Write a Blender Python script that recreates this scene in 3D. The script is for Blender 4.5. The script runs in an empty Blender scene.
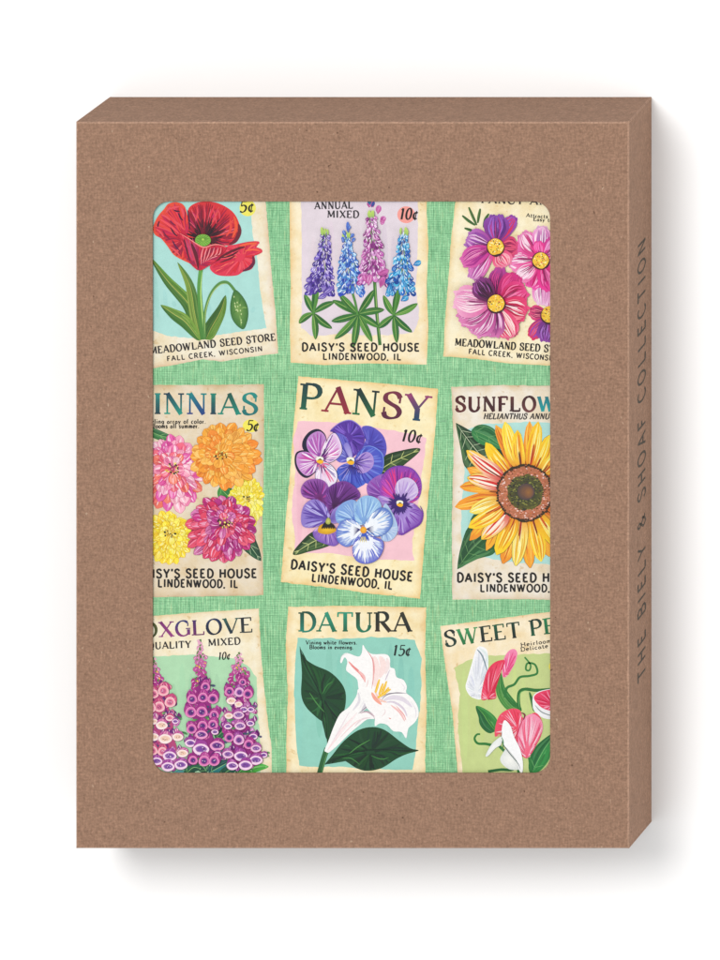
import bpy, math, random
import numpy as np
from mathutils import noise as mnoise, Vector

# ------------------------------------------------------------------ units
PX = 0.00025            # one millimetre-quarter: the drafting unit of every outline below
DEP = 110.0             # depth of the box in drafting units
DIST = 99 * DEP
VPX, VPY = 2829.0, -2378.0
def W(x, y, z=0.0):     # drafting sheet (x right, y down) -> metres on the front face plane
    return ((x - 352.5) * PX, (485.0 - y) * PX, z * PX)

sc = bpy.context.scene
# ------------------------------------------------------------------ camera (view camera with shifted lens)
cd = bpy.data.cameras.new("camera"); cam = bpy.data.objects.new("camera", cd)
sc.collection.objects.link(cam); sc.camera = cam
cam.location = W(VPX, VPY, DEP + DIST)
cd.sensor_width = 36; cd.lens = 36 * DIST / 960.0
cd.shift_x = (360 - VPX) / 960.0
cd.shift_y = -(480 - VPY) / 960.0
cd.clip_start = 0.1; cd.clip_end = 50
# ------------------------------------------------------------------ world and lamps
wd = bpy.data.worlds.new("World"); sc.world = wd; wd.use_nodes = True
wd.node_tree.nodes["Background"].inputs[0].default_value = (1, 1, 1, 1)
wd.node_tree.nodes["Background"].inputs[1].default_value = 0.96
def area(name, loc, aim, size, power, col=(1, 1, 1)):
    l = bpy.data.lights.new(name, 'AREA'); l.shape = 'DISK'; l.size = size; l.energy = power; l.color = col
    o = bpy.data.objects.new(name, l); sc.collection.objects.link(o); o.location = loc
    d = Vector(aim) - Vector(loc); o.rotation_euler = d.to_track_quat('-Z', 'Y').to_euler(); return o
kd = Vector((-0.24, 0.52, 1.0)).normalized() * 2.2
area("softbox", kd, (0, 0, 0), 1.0, 36, (1.0, 0.985, 0.97))
area("added_side_fill", (2.2, -0.3, 0.42), (0, 0, 0), 0.8, 18, (1.0, 0.98, 0.94))  # unseen fill lamp, added to brighten the right wall of the box
sc.view_settings.view_transform = 'Standard'; sc.view_settings.look = 'None'
sc.view_settings.exposure = 0.0; sc.view_settings.gamma = 1.0

# ------------------------------------------------------------------ colour and materials
INK = 0.62
def lin(c, k=INK):
    o = []
    for v in c[:3]:
        v = max(0, min(255, v)) / 255.0
        o.append((v / 12.92 if v <= 0.04045 else ((v + 0.055) / 1.055) ** 2.4) * k)
    return (o[0], o[1], o[2], 1.0)

def new_mat(name, rough=0.75, spec=0.25):
    m = bpy.data.materials.new(name); m.use_nodes = True
    b = m.node_tree.nodes["Principled BSDF"]
    b.inputs["Roughness"].default_value = rough
    b.inputs["Specular IOR Level"].default_value = spec
    return m, m.node_tree, b
def nd(nt, t, **kw):
    n = nt.nodes.new(t)
    for k, v in kw.items(): setattr(n, k, v)
    return n
def mapping(nt, sx, sy, sz=None, rot=0):
    tc = nd(nt, 'ShaderNodeTexCoord'); mp = nd(nt, 'ShaderNodeMapping')
    mp.inputs['Scale'].default_value = (sx / PX, sy / PX, (sz if sz is not None else sx) / PX)
    mp.inputs['Rotation'].default_value = (0, 0, rot)
    nt.links.new(tc.outputs['Object'], mp.inputs['Vector']); return mp.outputs[0]
def noise(nt, vec, detail=2, rough=.5, scale=1.0):
    n = nd(nt, 'ShaderNodeTexNoise'); n.inputs['Scale'].default_value = scale
    n.inputs['Detail'].default_value = detail; n.inputs['Roughness'].default_value = rough
    nt.links.new(vec, n.inputs['Vector']); return n.outputs['Fac']
def ramp(nt, fac, stops):
    r = nd(nt, 'ShaderNodeValToRGB'); e = r.color_ramp.elements
    while len(e) < len(stops): e.new(0.5)
    for el, (p, c) in zip(e, stops):
        el.position = p; el.color = c if len(c) == 4 else (*c, 1)
    nt.links.new(fac, r.inputs[0]); return r.outputs[0]
def mix(nt, mode, fac, a, b):
    m = nd(nt, 'ShaderNodeMix', data_type='RGBA', blend_type=mode)
    for sock, v in ((m.inputs['Factor'], fac), (m.inputs['A'], a), (m.inputs['B'], b)):
        pass
    fi = [s for s in m.inputs if s.name == 'Factor' and s.type == 'VALUE'][0]
    ai = [s for s in m.inputs if s.name == 'A' and s.type == 'RGBA'][0]
    bi = [s for s in m.inputs if s.name == 'B' and s.type == 'RGBA'][0]
    for sock, v in ((fi, fac), (ai, a), (bi, b)):
        if hasattr(v, 'node'): nt.links.new(v, sock)
        else: sock.default_value = v
    return [s for s in m.outputs if s.type == 'RGBA'][0]

def kraft(name, base, light=0.0):
    m, nt, b = new_mat(name, 0.85, 0.15)
    v = mapping(nt, 1, 1)
    n1 = noise(nt, v, 3, .6, .055)      # large cloudiness
    n2 = noise(nt, v, 3, .75, .42)      # fibre clumps
    n3 = noise(nt, mapping(nt, .55, .12, .3, .5), 2, .6)  # long fibres
    n4 = noise(nt, mapping(nt, .12, .5, .3, -.3), 2, .6)
    g = lambda k: (k, k, k, 1)
    c = mix(nt, 'MULTIPLY', 1.0, lin(base), ramp(nt, n1, [(.3, g(.95)), (.7, g(1.05))]))
    c = mix(nt, 'MULTIPLY', 1.0, c, ramp(nt, n2, [(.28, (.76, .74, .72, 1)), (.5, g(1.0)), (.72, (1.25, 1.24, 1.22, 1))]))
    c = mix(nt, 'MULTIPLY', 1.0, c, ramp(nt, n3, [(.28, g(.86)), (.5, g(1.0)), (.74, g(1.16))]))
    c = mix(nt, 'MULTIPLY', 1.0, c, ramp(nt, n4, [(.28, g(.88)), (.5, g(1.0)), (.74, g(1.12))]))
    fl = noise(nt, mapping(nt, .23, .23), 1, .4)          # sparse dark flecks
    c = mix(nt, 'MIX', ramp(nt, fl, [(.785, g(0)), (.815, g(.75))]), c, lin((88, 62, 48)))
    fl2 = noise(nt, mapping(nt, .31, .19, .25, .8), 1, .4)
    c = mix(nt, 'MIX', ramp(nt, fl2, [(.19, g(.6)), (.225, g(0))]), c, lin((205, 176, 150)))
    nt.links.new(c, b.inputs['Base Color'])
    bp = nd(nt, 'ShaderNodeBump'); bp.inputs['Strength'].default_value = .18; bp.inputs['Distance'].default_value = PX * .8
    nt.links.new(n2, bp.inputs['Height']); nt.links.new(bp.outputs[0], b.inputs['Normal'])
    return m
M_KRAFT = kraft("kraft_board", (158, 124, 103))
M_CREASE = kraft("kraft_fold_worn", (178, 143, 121))
M_CUT = kraft("kraft_cut_edge", (150, 118, 98))

m, nt, b = new_mat("white_sweep", 0.9, 0.1); b.inputs['Base Color'].default_value = (.93, .93, .93, 1)
nn = noise(nt, mapping(nt, .01, .01), 2)
nt.links.new(ramp(nt, nn, [(0, (.735, .735, .735, 1)), (1, (.745, .745, .745, 1))]), b.inputs['Base Color'])
M_WHITE = m

# green bookcloth print: crossing uneven threads
m, nt, b = new_mat("green_linen_print", 0.6, 0.3)
g = lambda k: (k, k, k, 1)
warp = noise(nt, mapping(nt, .95, .045), 2, .75)
weft = noise(nt, mapping(nt, .045, .95), 2, .75)
fine = noise(nt, mapping(nt, .60, .60), 2, .7)
slub = noise(nt, mapping(nt, .50, .05), 2, .6)
big = noise(nt, mapping(nt, .02, .02), 3, .6)
def threads(direction, period):
    w_ = nd(nt, 'ShaderNodeTexWave', wave_type='BANDS', bands_direction=direction, wave_profile='SIN')
    w_.inputs['Scale'].default_value = 1.0 / period * .314 ; w_.inputs['Distortion'].default_value = .8; w_.inputs['Detail'].default_value = 1
    w_.inputs['Detail Scale'].default_value = .3
    nt.links.new(mapping(nt, 1, 1), w_.inputs['Vector']); return w_.outputs['Fac']
c = ramp(nt, warp, [(.30, lin((104, 166, 118))), (.45, lin((130, 194, 142))), (.57, lin((148, 208, 156))), (.74, lin((182, 228, 174)))])
c = mix(nt, 'MULTIPLY', 1.0, c, ramp(nt, weft, [(.3, (.76, .80, .77, 1)), (.5, g(1)), (.7, (1.24, 1.15, 1.18, 1))]))
c = mix(nt, 'MULTIPLY', 1.0, c, ramp(nt, fine, [(.3, g(.84)), (.5, g(1)), (.72, g(1.15))]))
c = mix(nt, 'MULTIPLY', 1.0, c, ramp(nt, threads('X', 2.3), [(0, g(.90)), (1, g(1.09))]))
c = mix(nt, 'MULTIPLY', 1.0, c, ramp(nt, threads('Y', 2.3), [(0, g(.91)), (1, g(1.08))]))
c = mix(nt, 'MULTIPLY', 1.0, c, ramp(nt, big, [(.3, (.96, .97, .96, 1)), (.7, (1.05, 1.02, 1.02, 1))]))
c = mix(nt, 'MIX', ramp(nt, slub, [(.63, g(0)), (.73, g(.35))]), c, lin((204, 210, 150)))
sl2 = noise(nt, mapping(nt, .08, .5, .1), 2, .6)
c = mix(nt, 'MIX', ramp(nt, sl2, [(.64, g(0)), (.76, g(.40))]), c, lin((110, 132, 120)))
nt.links.new(c, b.inputs['Base Color']); M_LINEN = m

# ink: colour of each brush mark in the mesh, with a little paint grain
def ink_mat(name, lo, hi, sc1=.30, stain=False, rough=.55):
    m, nt, b = new_mat(name, rough, .3)
    a = nd(nt, 'ShaderNodeAttribute', attribute_name='Col')
    n1 = noise(nt, mapping(nt, 1, 1), 3, .7, sc1)
    c = mix(nt, 'MULTIPLY', 1.0, a.outputs['Color'], ramp(nt, n1, [(.28, g(lo)), (.72, g(hi))]))
    if stain:
        n2 = noise(nt, mapping(nt, 1, 1), 4, .65, .045)
        c = mix(nt, 'MULTIPLY', 1.0, c, ramp(nt, n2, [(.40, g(1)), (.62, (.95, .88, .74, 1)), (.75, (.86, .74, .56, 1))]))
        n3 = noise(nt, mapping(nt, 1, 1), 2, .5, .16)
        c = mix(nt, 'MULTIPLY', 1.0, c, ramp(nt, n3, [(.66, g(1)), (.74, (.86, .76, .62, 1))]))
    nt.links.new(c, b.inputs['Base Color']); return m
M_INK = ink_mat("printed_gouache", .94, 1.05, .4)
M_PAPER = ink_mat("printed_aged_paper", .95, 1.04, .22, True)
M_WASH = ink_mat("printed_wash", .95, 1.05, .10)
M_TYPE = ink_mat("printed_type", .90, 1.12, .35)
m, nt, b = new_mat("dark_side_ink", .7, .2)
n1 = noise(nt, mapping(nt, .5, .5), 2, .6)
nt.links.new(ramp(nt, n1, [(.3, lin((52, 48, 40))), (.75, lin((96, 82, 68)))]), b.inputs['Base Color']); M_SIDEINK = m

# ------------------------------------------------------------------ object helpers
COL = sc.collection
def link(o, parent=None, label=None, cat=None, kind=None, group=None):
    COL.objects.link(o)
    if parent: o.parent = parent
    for k, v in (("label", label), ("category", cat), ("kind", kind), ("group", group)):
        if v: o[k] = v
    return o
def mesh_obj(name, verts, faces, mat, parent=None, **kw):
    me = bpy.data.meshes.new(name); me.from_pydata(verts, [], faces); me.update()
    for mt in (mat if isinstance(mat, (list, tuple)) else [mat]): me.materials.append(mt)
    return link(bpy.data.objects.new(name, me), parent, **kw)

# ================================================================== the ground
R = 6.0
mesh_obj("ground", [(-R, -R, 0), (R, -R, 0), (R, R, 0), (-R, R, 0)], [(0, 1, 2, 3)], M_WHITE, kind='structure')

# ================================================================== the box
X0, X1, Y0, Y1 = 76., 629., 122., 848.5       # front face
BX0, BX1, BY0, BY1 = 82.5, 629.5, 122., 854.0   # where the walls meet the ground (the sleeve leans in slightly)
RB = 1.5                                       # radius of the folded edges
box = link(bpy.data.objects.new("gift_box", None), None,
           "brown kraft cardboard box with a rounded window cut in its front", "box")
TH = 1.5
# front panel with the die-cut window and softly rounded folds
def rrect(x0, x1, y0, y1, r, n=10):
    p = []
    for cx, cy, a0 in ((x1 - r, y0 + r, -90), (x1 - r, y1 - r, 0), (x0 + r, y1 - r, 90), (x0 + r, y0 + r, 180)):
        for i in range(n + 1):
            a = math.radians(a0 + 90 * i / n); p.append((cx + r * math.cos(a), cy + r * math.sin(a)))
    return p
WX0, WX1, WY0, WY1, WR = 152.3, 550.3, 201.3, 773.3, 17.
def front_panel():
    n = 10
    win = rrect(WX0, WX1, WY0, WY1, WR, n)
    N = len(win)
    # matching outer points (inner flat border), one per window point
    fx0, fx1, fy0, fy1 = X0 + RB, X1 - RB, Y0 + RB, Y1 - RB
    corners = [(fx1, fy0), (fx1, fy1), (fx0, fy1), (fx0, fy0)]
    V, F, mi = [], [], []
    def add(x, y, z): V.append(W(x, y, z)); return len(V) - 1
    top = [add(x, y, DEP) for x, y in win]
    # slight bevel of the cut
    edge = []
    cxm, cym = (WX0 + WX1) / 2, (WY0 + WY1) / 2
    win2 = rrect(WX0 + .25, WX1 - .25, WY0 + .25, WY1 - .25, WR - .25, n)
    e1 = [add(x, y, DEP - .3) for x, y in win2]
    e2 = [add(x, y, DEP - TH) for x, y in win2]
    for i in range(N):
        j = (i + 1) % N
        F.append((top[i], top[j], e1[j], e1[i])); mi.append(1)
        F.append((e1[i], e1[j], e2[j], e2[i])); mi.append(1)
    fc = [add(x, y, DEP) for x, y in corners]
    k = n + 1
    for q in range(4):
        seg = [top[q * k + i] for i in range(k)]
        F.append(tuple([fc[q]] + seg[::-1])); mi.append(0)
        F.append((fc[q], seg[-1], top[((q + 1) % 4) * k], fc[(q + 1) % 4])); mi.append(0)
    # rounded fold strips, worn lighter, with mitred corners
    S = 5
    rings = [fc]
    for s in range(1, S + 1):
        a = math.radians(90 * s / S); ox = RB * math.sin(a); oz = RB * (1 - math.cos(a))
        rings.append([add(fx1 + ox, fy0 - ox, DEP - oz), add(fx1 + ox, fy1 + ox, DEP - oz),
                      add(fx0 - ox, fy1 + ox, DEP - oz), add(fx0 - ox, fy0 - ox, DEP - oz)])
    for s in range(S):
        for q in range(4):
            r = (q + 1) % 4
            F.append((rings[s][q], rings[s][r], rings[s + 1][r], rings[s + 1][q])); mi.append(2)
    # underside
    bk = [add(x, y, DEP - TH) for x, y in ((X1 - TH, Y0 + TH), (X1 - TH, Y1 - TH), (X0 + TH, Y1 - TH), (X0 + TH, Y0 + TH))]
    for q in range(4):
        seg = [e2[q * k + i] for i in range(k)]
        F.append(tuple([bk[q]] + seg)); mi.append(0)
        F.append((bk[q], bk[(q + 1) % 4], e2[((q + 1) % 4) * k], seg[-1])); mi.append(0)
    me = bpy.data.meshes.new("front_panel"); me.from_pydata(V, [], F)
    for mt in (M_KRAFT, M_CUT, M_CREASE): me.materials.append(mt)
    for p, i in zip(me.polygons, mi): p.material_index = i
    me.update()
    import bmesh
    bm = bmesh.new(); bm.from_mesh(me); bmesh.ops.recalc_face_normals(bm, faces=bm.faces); bm.to_mesh(me); bm.free()
    return link(bpy.data.objects.new("front_panel", me), box)
front_panel()
zt = DEP - RB
def wall(name, a, b, ga, gb, inx, iny, segs=24):
    """a wall from front edge a-b to ground edge ga-gb, given thickness towards the inside (inx, iny)"""
    V, F = [], []
    for i in range(segs + 1):
        t = i / segs
        x, y = a[0] + (b[0] - a[0]) * t, a[1] + (b[1] - a[1]) * t
        gx, gy = ga[0] + (gb[0] - ga[0]) * t, ga[1] + (gb[1] - ga[1]) * t
        e = TH * (1 if i == 0 else -1 if i == segs else 0)      # mitred corners
        ex, ey = (e if iny else 0), (e if inx else 0)
        V += [W(x, y, zt), W(gx, gy, 0.05), W(gx + inx + ex, gy + iny + ey, 0.05), W(x + inx + ex, y + iny + ey, zt)]
    for i in range(segs):
        o = i * 4
        for k in range(4):
            F.append((o + k, o + (k + 1) % 4, o + 4 + (k + 1) % 4, o + 4 + k))
    F += [(0, 1, 2, 3), tuple(segs * 4 + k for k in (3, 2, 1, 0))]
    me = bpy.data.meshes.new(name); me.from_pydata(V, [], F); me.materials.append(M_KRAFT)
    import bmesh
    bm = bmesh.new(); bm.from_mesh(me); bmesh.ops.recalc_face_normals(bm, faces=bm.faces); bm.to_mesh(me); bm.free()
    return link(bpy.data.objects.new(name, me), box)
right = wall("side_panel", (X1, Y0), (X1, Y1), (BX1, BY0), (BX1, BY1), -TH, 0)
right["label"] = "narrow right side of the box printed with dark lettering"
wall("side_panel", (X0, Y0), (X0, Y1), (BX0, BY0), (BX0, BY1), TH, 0)
wall("top_panel", (X0, Y0), (X1, Y0), (BX0, BY0), (BX1, BY0), 0, TH)
wall("bottom_panel", (X0, Y1), (X1, Y1), (BX0, BY1), (BX1, BY1), 0, -TH)
def corner_fold(cx, cy, gx, gy, sx, sy):
    V, F = [], []; n = 5; r = 1.3
    for (x, y, z) in ((cx, cy, zt), (gx, gy, .05)):
        for i in range(n + 1):
            a = math.radians(90 * i / n)
            V.append(W(x + sx * (r * math.cos(a) - r + .22), y + sy * (r * math.sin(a) - r + .22), z))
        V.append(W(x - sx * r * 1.2, y - sy * r * 1.2, z))
    m_ = n + 2
    for i in range(m_): F.append((i, (i + 1) % m_, m_ + (i + 1) % m_, m_ + i))
    F += [tuple(range(m_))[::-1], tuple(range(m_, 2 * m_))]
    import bmesh
    me = bpy.data.meshes.new("corner_fold"); me.from_pydata(V, [], F); me.materials.append(M_CREASE)
    bm = bmesh.new(); bm.from_mesh(me); bmesh.ops.recalc_face_normals(bm, faces=bm.faces); bm.to_mesh(me); bm.free()
    link(bpy.data.objects.new("corner_fold", me), box)
for q in ((X1, Y0, BX1, BY0, 1, -1), (X1, Y1, BX1, BY1, 1, 1), (X0, Y1, BX0, BY1, -1, 1), (X0, Y0, BX0, BY0, -1, -1)): corner_fold(*q)
CZ = DEP - TH - 1.6        # card surface height
def boxmesh(name, x0, x1, y0, y1, z0, z1, mat, parent, **kw):
    V = [W(x, y, z) for z in (z0, z1) for x, y in ((x0, y0), (x1, y0), (x1, y1), (x0, y1))]
    F = [(0, 1, 2, 3), (7, 6, 5, 4), (0, 4, 5, 1), (1, 5, 6, 2), (2, 6, 7, 3), (3, 7, 4, 0)]
    return mesh_obj(name, V, F, mat, parent, **kw)
boxmesh("inner_tray", 90, 620, 132, 836, .1, CZ - 3.2, M_KRAFT, box)

# ================================================================== printed artwork engine
card = link(bpy.data.objects.new("note_card", None), None,
            "green card printed with nine flower seed packets, seen through the box window", "note card")
card.location = W(352.5, 485, CZ - 3)
bpy.context.view_layer.update()
DX = (VPX - 350) * (DEP - CZ) / (DIST + DEP - CZ)      # the card lies a little lower than the board
DY = (VPY - 485) * (DEP - CZ) / (DIST + DEP - CZ)
CL = card.location.copy()
def WC(x, y, z):
    p = W(x - DX, y - DY, z); return (p[0] - CL[0], p[1] - CL[1], p[2] - CL[2])
V = [WC(x, y, z) for z in (CZ - 3, CZ) for x, y in ((96, 140), (612, 140), (612, 830), (96, 830))]
mesh_obj("card_sheet", V, [(0, 1, 2, 3), (7, 6, 5, 4), (0, 4, 5, 1), (1, 5, 6, 2), (2, 6, 7, 3), (3, 7, 4, 0)], M_LINEN, card,
         label="pale green woven linen print between the seed packets")
CX0, CX1, CY0, CY1 = 97., 611., 141., 829.

GS = 1.0
grid = np.zeros((960, 720), dtype=np.int16)
DZ = 0.010
rnd = random.Random(7)
T = [0., 0., 1.]
def crop(x0, y0, s): T[0], T[1], T[2] = x0, y0, s
cur = None; packet = None
class Coll:
    def __init__(s, name, mat, parent, label=None):
        s.name, s.mat, s.parent, s.label = name, mat, parent, label; s.v = []; s.f = []; s.c = []; s.minz = 0
def begin(name, mat=None, label=None, parent=None):
    global cur
    end(); cur = Coll(name, mat or M_INK, parent or packet, label)
def end():
    global cur
    c = cur; cur = None
    if not c or not c.f: return None
    me = bpy.data.meshes.new(c.name); me.from_pydata(c.v, [], c.f)
    at = me.color_attributes.new("Col", 'FLOAT_COLOR', 'POINT')
    at.data.foreach_set("color", np.array(c.c, dtype=np.float32).ravel())
    me.materials.append(c.mat); me.update()
    o = bpy.data.objects.new(c.name, me); link(o, c.parent, c.label)
    return o
def cells(pts):
    """grid cells touched by the outline or inside it"""
    xs = [p[0] for p in pts]; ys = [p[1] for p in pts]
    x0, x1 = int(math.floor(min(xs))) , int(math.floor(max(xs)))
    y0, y1 = int(math.floor(min(ys))), int(math.floor(max(ys)))
    x0 = max(0, x0); y0 = max(0, y0); x1 = min(719, x1); y1 = min(959, y1)
    if x1 < x0 or y1 < y0: return None
    m = np.zeros((y1 - y0 + 1, x1 - x0 + 1), bool)
    if m.size <= 4: m[:] = True; return (x0, x1, y0, y1, m)
    n = len(pts)
    for i in range(n):
        ax, ay = pts[i]; bx, by = pts[(i + 1) % n]
        k = int(max(abs(bx - ax), abs(by - ay)) * 2) + 1
        for j in range(k + 1):
            t = j / k; cx = int(ax + (bx - ax) * t) - x0; cy = int(ay + (by - ay) * t) - y0
            if 0 <= cx < m.shape[1] and 0 <= cy < m.shape[0]: m[cy, cx] = True
    for r in range(m.shape[0]):
        yc = y0 + r + .5; xi = []
        for i in range(n):
            ax, ay = pts[i]; bx, by = pts[(i + 1) % n]
            if (ay <= yc) != (by <= yc): xi.append(ax + (yc - ay) * (bx - ax) / (by - ay))
        xi.sort()
        for a, b_ in zip(xi[::2], xi[1::2]):
            i0 = max(0, int(a) - x0); i1 = min(m.shape[1] - 1, int(b_) - x0)
            if i1 >= i0: m[r, i0:i1 + 1] = True
    return (x0, x1, y0, y1, m)
def level(outline):
    c = cells(outline)
    if c is None: return None
    x0, x1, y0, y1, m = c
    sub = grid[y0:y1 + 1, x0:x1 + 1]
    l = int(sub[m].max()) + 1; sub[m] = l
    return CZ + l * DZ
def tr(p): return (T[0] + p[0] / T[2], T[1] + p[1] / T[2])
def onCard(pts):
    return all(CX0 <= x <= CX1 and CY0 <= y <= CY1 for x, y in pts)
def clampc(p): return (min(max(p[0], CX0), CX1), min(max(p[1], CY0), CY1))
def emit(outline, pts, cols, faces):
    """outline, pts in sheet units"""
    if all(x < CX0 or x > CX1 or y < CY0 or y > CY1 for x, y in outline): return
    if not onCard(outline):
        outline = [clampc(p) for p in outline]; pts = [clampc(p) for p in pts]
    z = level(outline)
    if z is None: return
    b0 = len(cur.v)
    cur.v += [WC(x, y, z) for x, y in pts]; cur.c += [lin(c) for c in cols]
    for f in faces: cur.f.append(tuple(b0 + i for i in f))
def cat(pts, closed=False, n=5):
    N = len(pts); out = []
    if N < 3 and not closed:
        return [(pts[0][0] + (pts[-1][0] - pts[0][0]) * i / n, pts[0][1] + (pts[-1][1] - pts[0][1]) * i / n) for i in range(n + 1)]
    rng = range(N) if closed else range(N - 1)
    for i in rng:
        if closed: p0, p1, p2, p3 = pts[(i - 1) % N], pts[i], pts[(i + 1) % N], pts[(i + 2) % N]
        else: p0, p1, p2, p3 = pts[max(i - 1, 0)], pts[i], pts[i + 1], pts[min(i + 2, N - 1)]
        for j in range(n):
            t = j / n; t2 = t * t; t3 = t2 * t
            out.append(tuple(.5 * ((2 * p1[k]) + (-p0[k] + p2[k]) * t + (2 * p0[k] - 5 * p1[k] + 4 * p2[k] - p3[k]) * t2 + (-p0[k] + 3 * p1[k] - 3 * p2[k] + p3[k]) * t3) for k in (0, 1)))
    if not closed: out.append(tuple(pts[-1]))
    return out
def mixc(a, b, t): return tuple(a[k] + (b[k] - a[k]) * t for k in range(3))
def jit(c, a=10):
    d = rnd.uniform(-a, a); return tuple(c[k] + d + rnd.uniform(-a, a) * .4 for k in range(3))
def poly(pts, col, smooth=True, rag=0, n=4):
    P = cat(pts, True, n) if smooth else list(pts)
    if rag:
        Q = []
        for i in range(len(P)):
            a, b_ = P[i], P[(i + 1) % len(P)]
            k = max(1, int(math.hypot(b_[0] - a[0], b_[1] - a[1]) / (rag * 3)))
            for j in range(k):
                t = j / k; x, y = a[0] + (b_[0] - a[0]) * t, a[1] + (b_[1] - a[1]) * t
                nx = mnoise.noise((x * .12 / rag, y * .12 / rag, 3.1)); ny = mnoise.noise((x * .12 / rag, y * .12 / rag, 9.7))
                Q.append((x + nx * rag * 1.6, y + ny * rag * 1.6))
        P = Q
    P = [tr(p) for p in P]
    emit(P, P, [col] * len(P), [tuple(range(len(P)))])
def ring_poly(pts, cin, cout, inset, rag=1.2):
    """paper sheet: colour runs from cout at the rim to cin inside"""
    Q = []
    n0 = len(pts)
    for i in range(n0):
        a, b_ = pts[i], pts[(i + 1) % n0]
        k = max(1, int(math.hypot(b_[0] - a[0], b_[1] - a[1]) / 8))
        for j in range(k):
            t = j / k; x, y = a[0] + (b_[0] - a[0]) * t, a[1] + (b_[1] - a[1]) * t
            Q.append((x + rag * 2.2 * mnoise.noise((x * .05, y * .05, 3.1)), y + rag * 2.2 * mnoise.noise((x * .05, y * .05, 9.7))))
    N = len(Q)
    cx = sum(p[0] for p in Q) / N; cy = sum(p[1] for p in Q) / N
    hx = (max(p[0] for p in Q) - min(p[0] for p in Q)) / 2; hy = (max(p[1] for p in Q) - min(p[1] for p in Q)) / 2
    def ins(d):
        return [(cx + (p[0] - cx) * (1 - d / hx), cy + (p[1] - cy) * (1 - d / hy)) for p in Q]
    A, B, C = [tr(p) for p in Q], [tr(p) for p in ins(inset * .35)], [tr(p) for p in ins(inset)]
    pts_, cols = [], []
    for R_, t in ((A, 0), (B, .6), (C, 1)):
        for p in R_:
            pts_.append(p); v = .5 + .9 * mnoise.noise((p[0] * .05, p[1] * .05, 1.7))
            cols.append(mixc(cout, cin, min(1, max(0, t + (1 - t) * (v - .35)))))
    F = []
    for r in range(2):
        for i in range(N):
            j = (i + 1) % N; F.append((r * N + i, r * N + j, (r + 1) * N + j, (r + 1) * N + i))
    F.append(tuple(2 * N + i for i in range(N)))
    emit(A, pts_, cols, F)
class Blob:
    def __init__(s, pts, cc, ce, o=None, cm=None, n=4, line=None, lw=2.5, mid=.55):
        s.P = cat(pts, True, n); N = len(s.P)
        s.o = o or (sum(p[0] for p in s.P) / N, sum(p[1] for p in s.P) / N)
        s.pl = s.P
        if line:
            cx = sum(p[0] for p in s.P) / N; cy = sum(p[1] for p in s.P) / N
            Q = []
            for x, y in s.P:
                L = math.hypot(x - cx, y - cy) or 1; Q.append((x + (x - cx) / L * lw, y + (y - cy) / L * lw))
            Q = [tr(p) for p in Q]; emit(Q, Q, [line] * N, [tuple(range(N))])
        cm = cm or mixc(cc, ce, .5)
        Pp = [tr(p) for p in s.P]; o2 = tr(s.o)
        def bad(o):
            g_ = [(s.P[i][0] - o[0]) * (s.P[(i + 1) % N][1] - o[1]) - (s.P[i][1] - o[1]) * (s.P[(i + 1) % N][0] - o[0]) for i in range(N)]
            return min(g_) < -1e-6 and max(g_) > 1e-6
        fo = s.o
        if bad(fo):
            ce_ = (sum(p[0] for p in s.P) / N, sum(p[1] for p in s.P) / N)
            for t_ in (.08, .15, .25, .4, .6, .8, 1):
                fo = (s.o[0] + (ce_[0] - s.o[0]) * t_, s.o[1] + (ce_[1] - s.o[1]) * t_)
                if not bad(fo): break
            o2 = tr(fo); s.o = fo
        if bad(fo):      # outline not visible from its origin: lay it flat in one face
            emit(Pp, Pp, [cm] * N, [tuple(range(N))]); return
        pts_ = [o2]; cols = [cc]
        for f, c in ((mid, cm), (.82, mixc(cm, ce, .55)), (1, ce)):
            for p in Pp:
                pts_.append((o2[0] + (p[0] - o2[0]) * f, o2[1] + (p[1] - o2[1]) * f)); cols.append(c)
        F = [(0, 1 + i, 1 + (i + 1) % N) for i in range(N)]
        for r in range(2):
            b0 = 1 + r * N
            F += [(b0 + i, b0 + N + i, b0 + N + (i + 1) % N, b0 + (i + 1) % N) for i in range(N)]
        emit(Pp, pts_, cols, F)
    def rays(s, n, t0, t1, cols, w=2.5, a0=0, a1=1, curve=4):
        N = len(s.P)
        for k in range(n):
            u = a0 + (a1 - a0) * (k + rnd.uniform(.1, .9)) / n
            p = s.P[int(u * N) % N]
            ta = t0 + rnd.uniform(-.06, .06); tb = min(.97, t1 + rnd.uniform(-.12, .05))
            a = (s.o[0] + (p[0] - s.o[0]) * ta, s.o[1] + (p[1] - s.o[1]) * ta)
            b_ = (s.o[0] + (p[0] - s.o[0]) * tb, s.o[1] + (p[1] - s.o[1]) * tb)
            m_ = ((a[0] + b_[0]) / 2 + rnd.uniform(-curve, curve), (a[1] + b_[1]) / 2 + rnd.uniform(-curve, curve))
            stroke([a, m_, b_], w * rnd.uniform(.6, 1.3), jit(rnd.choice(cols), 8))
        return s
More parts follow.
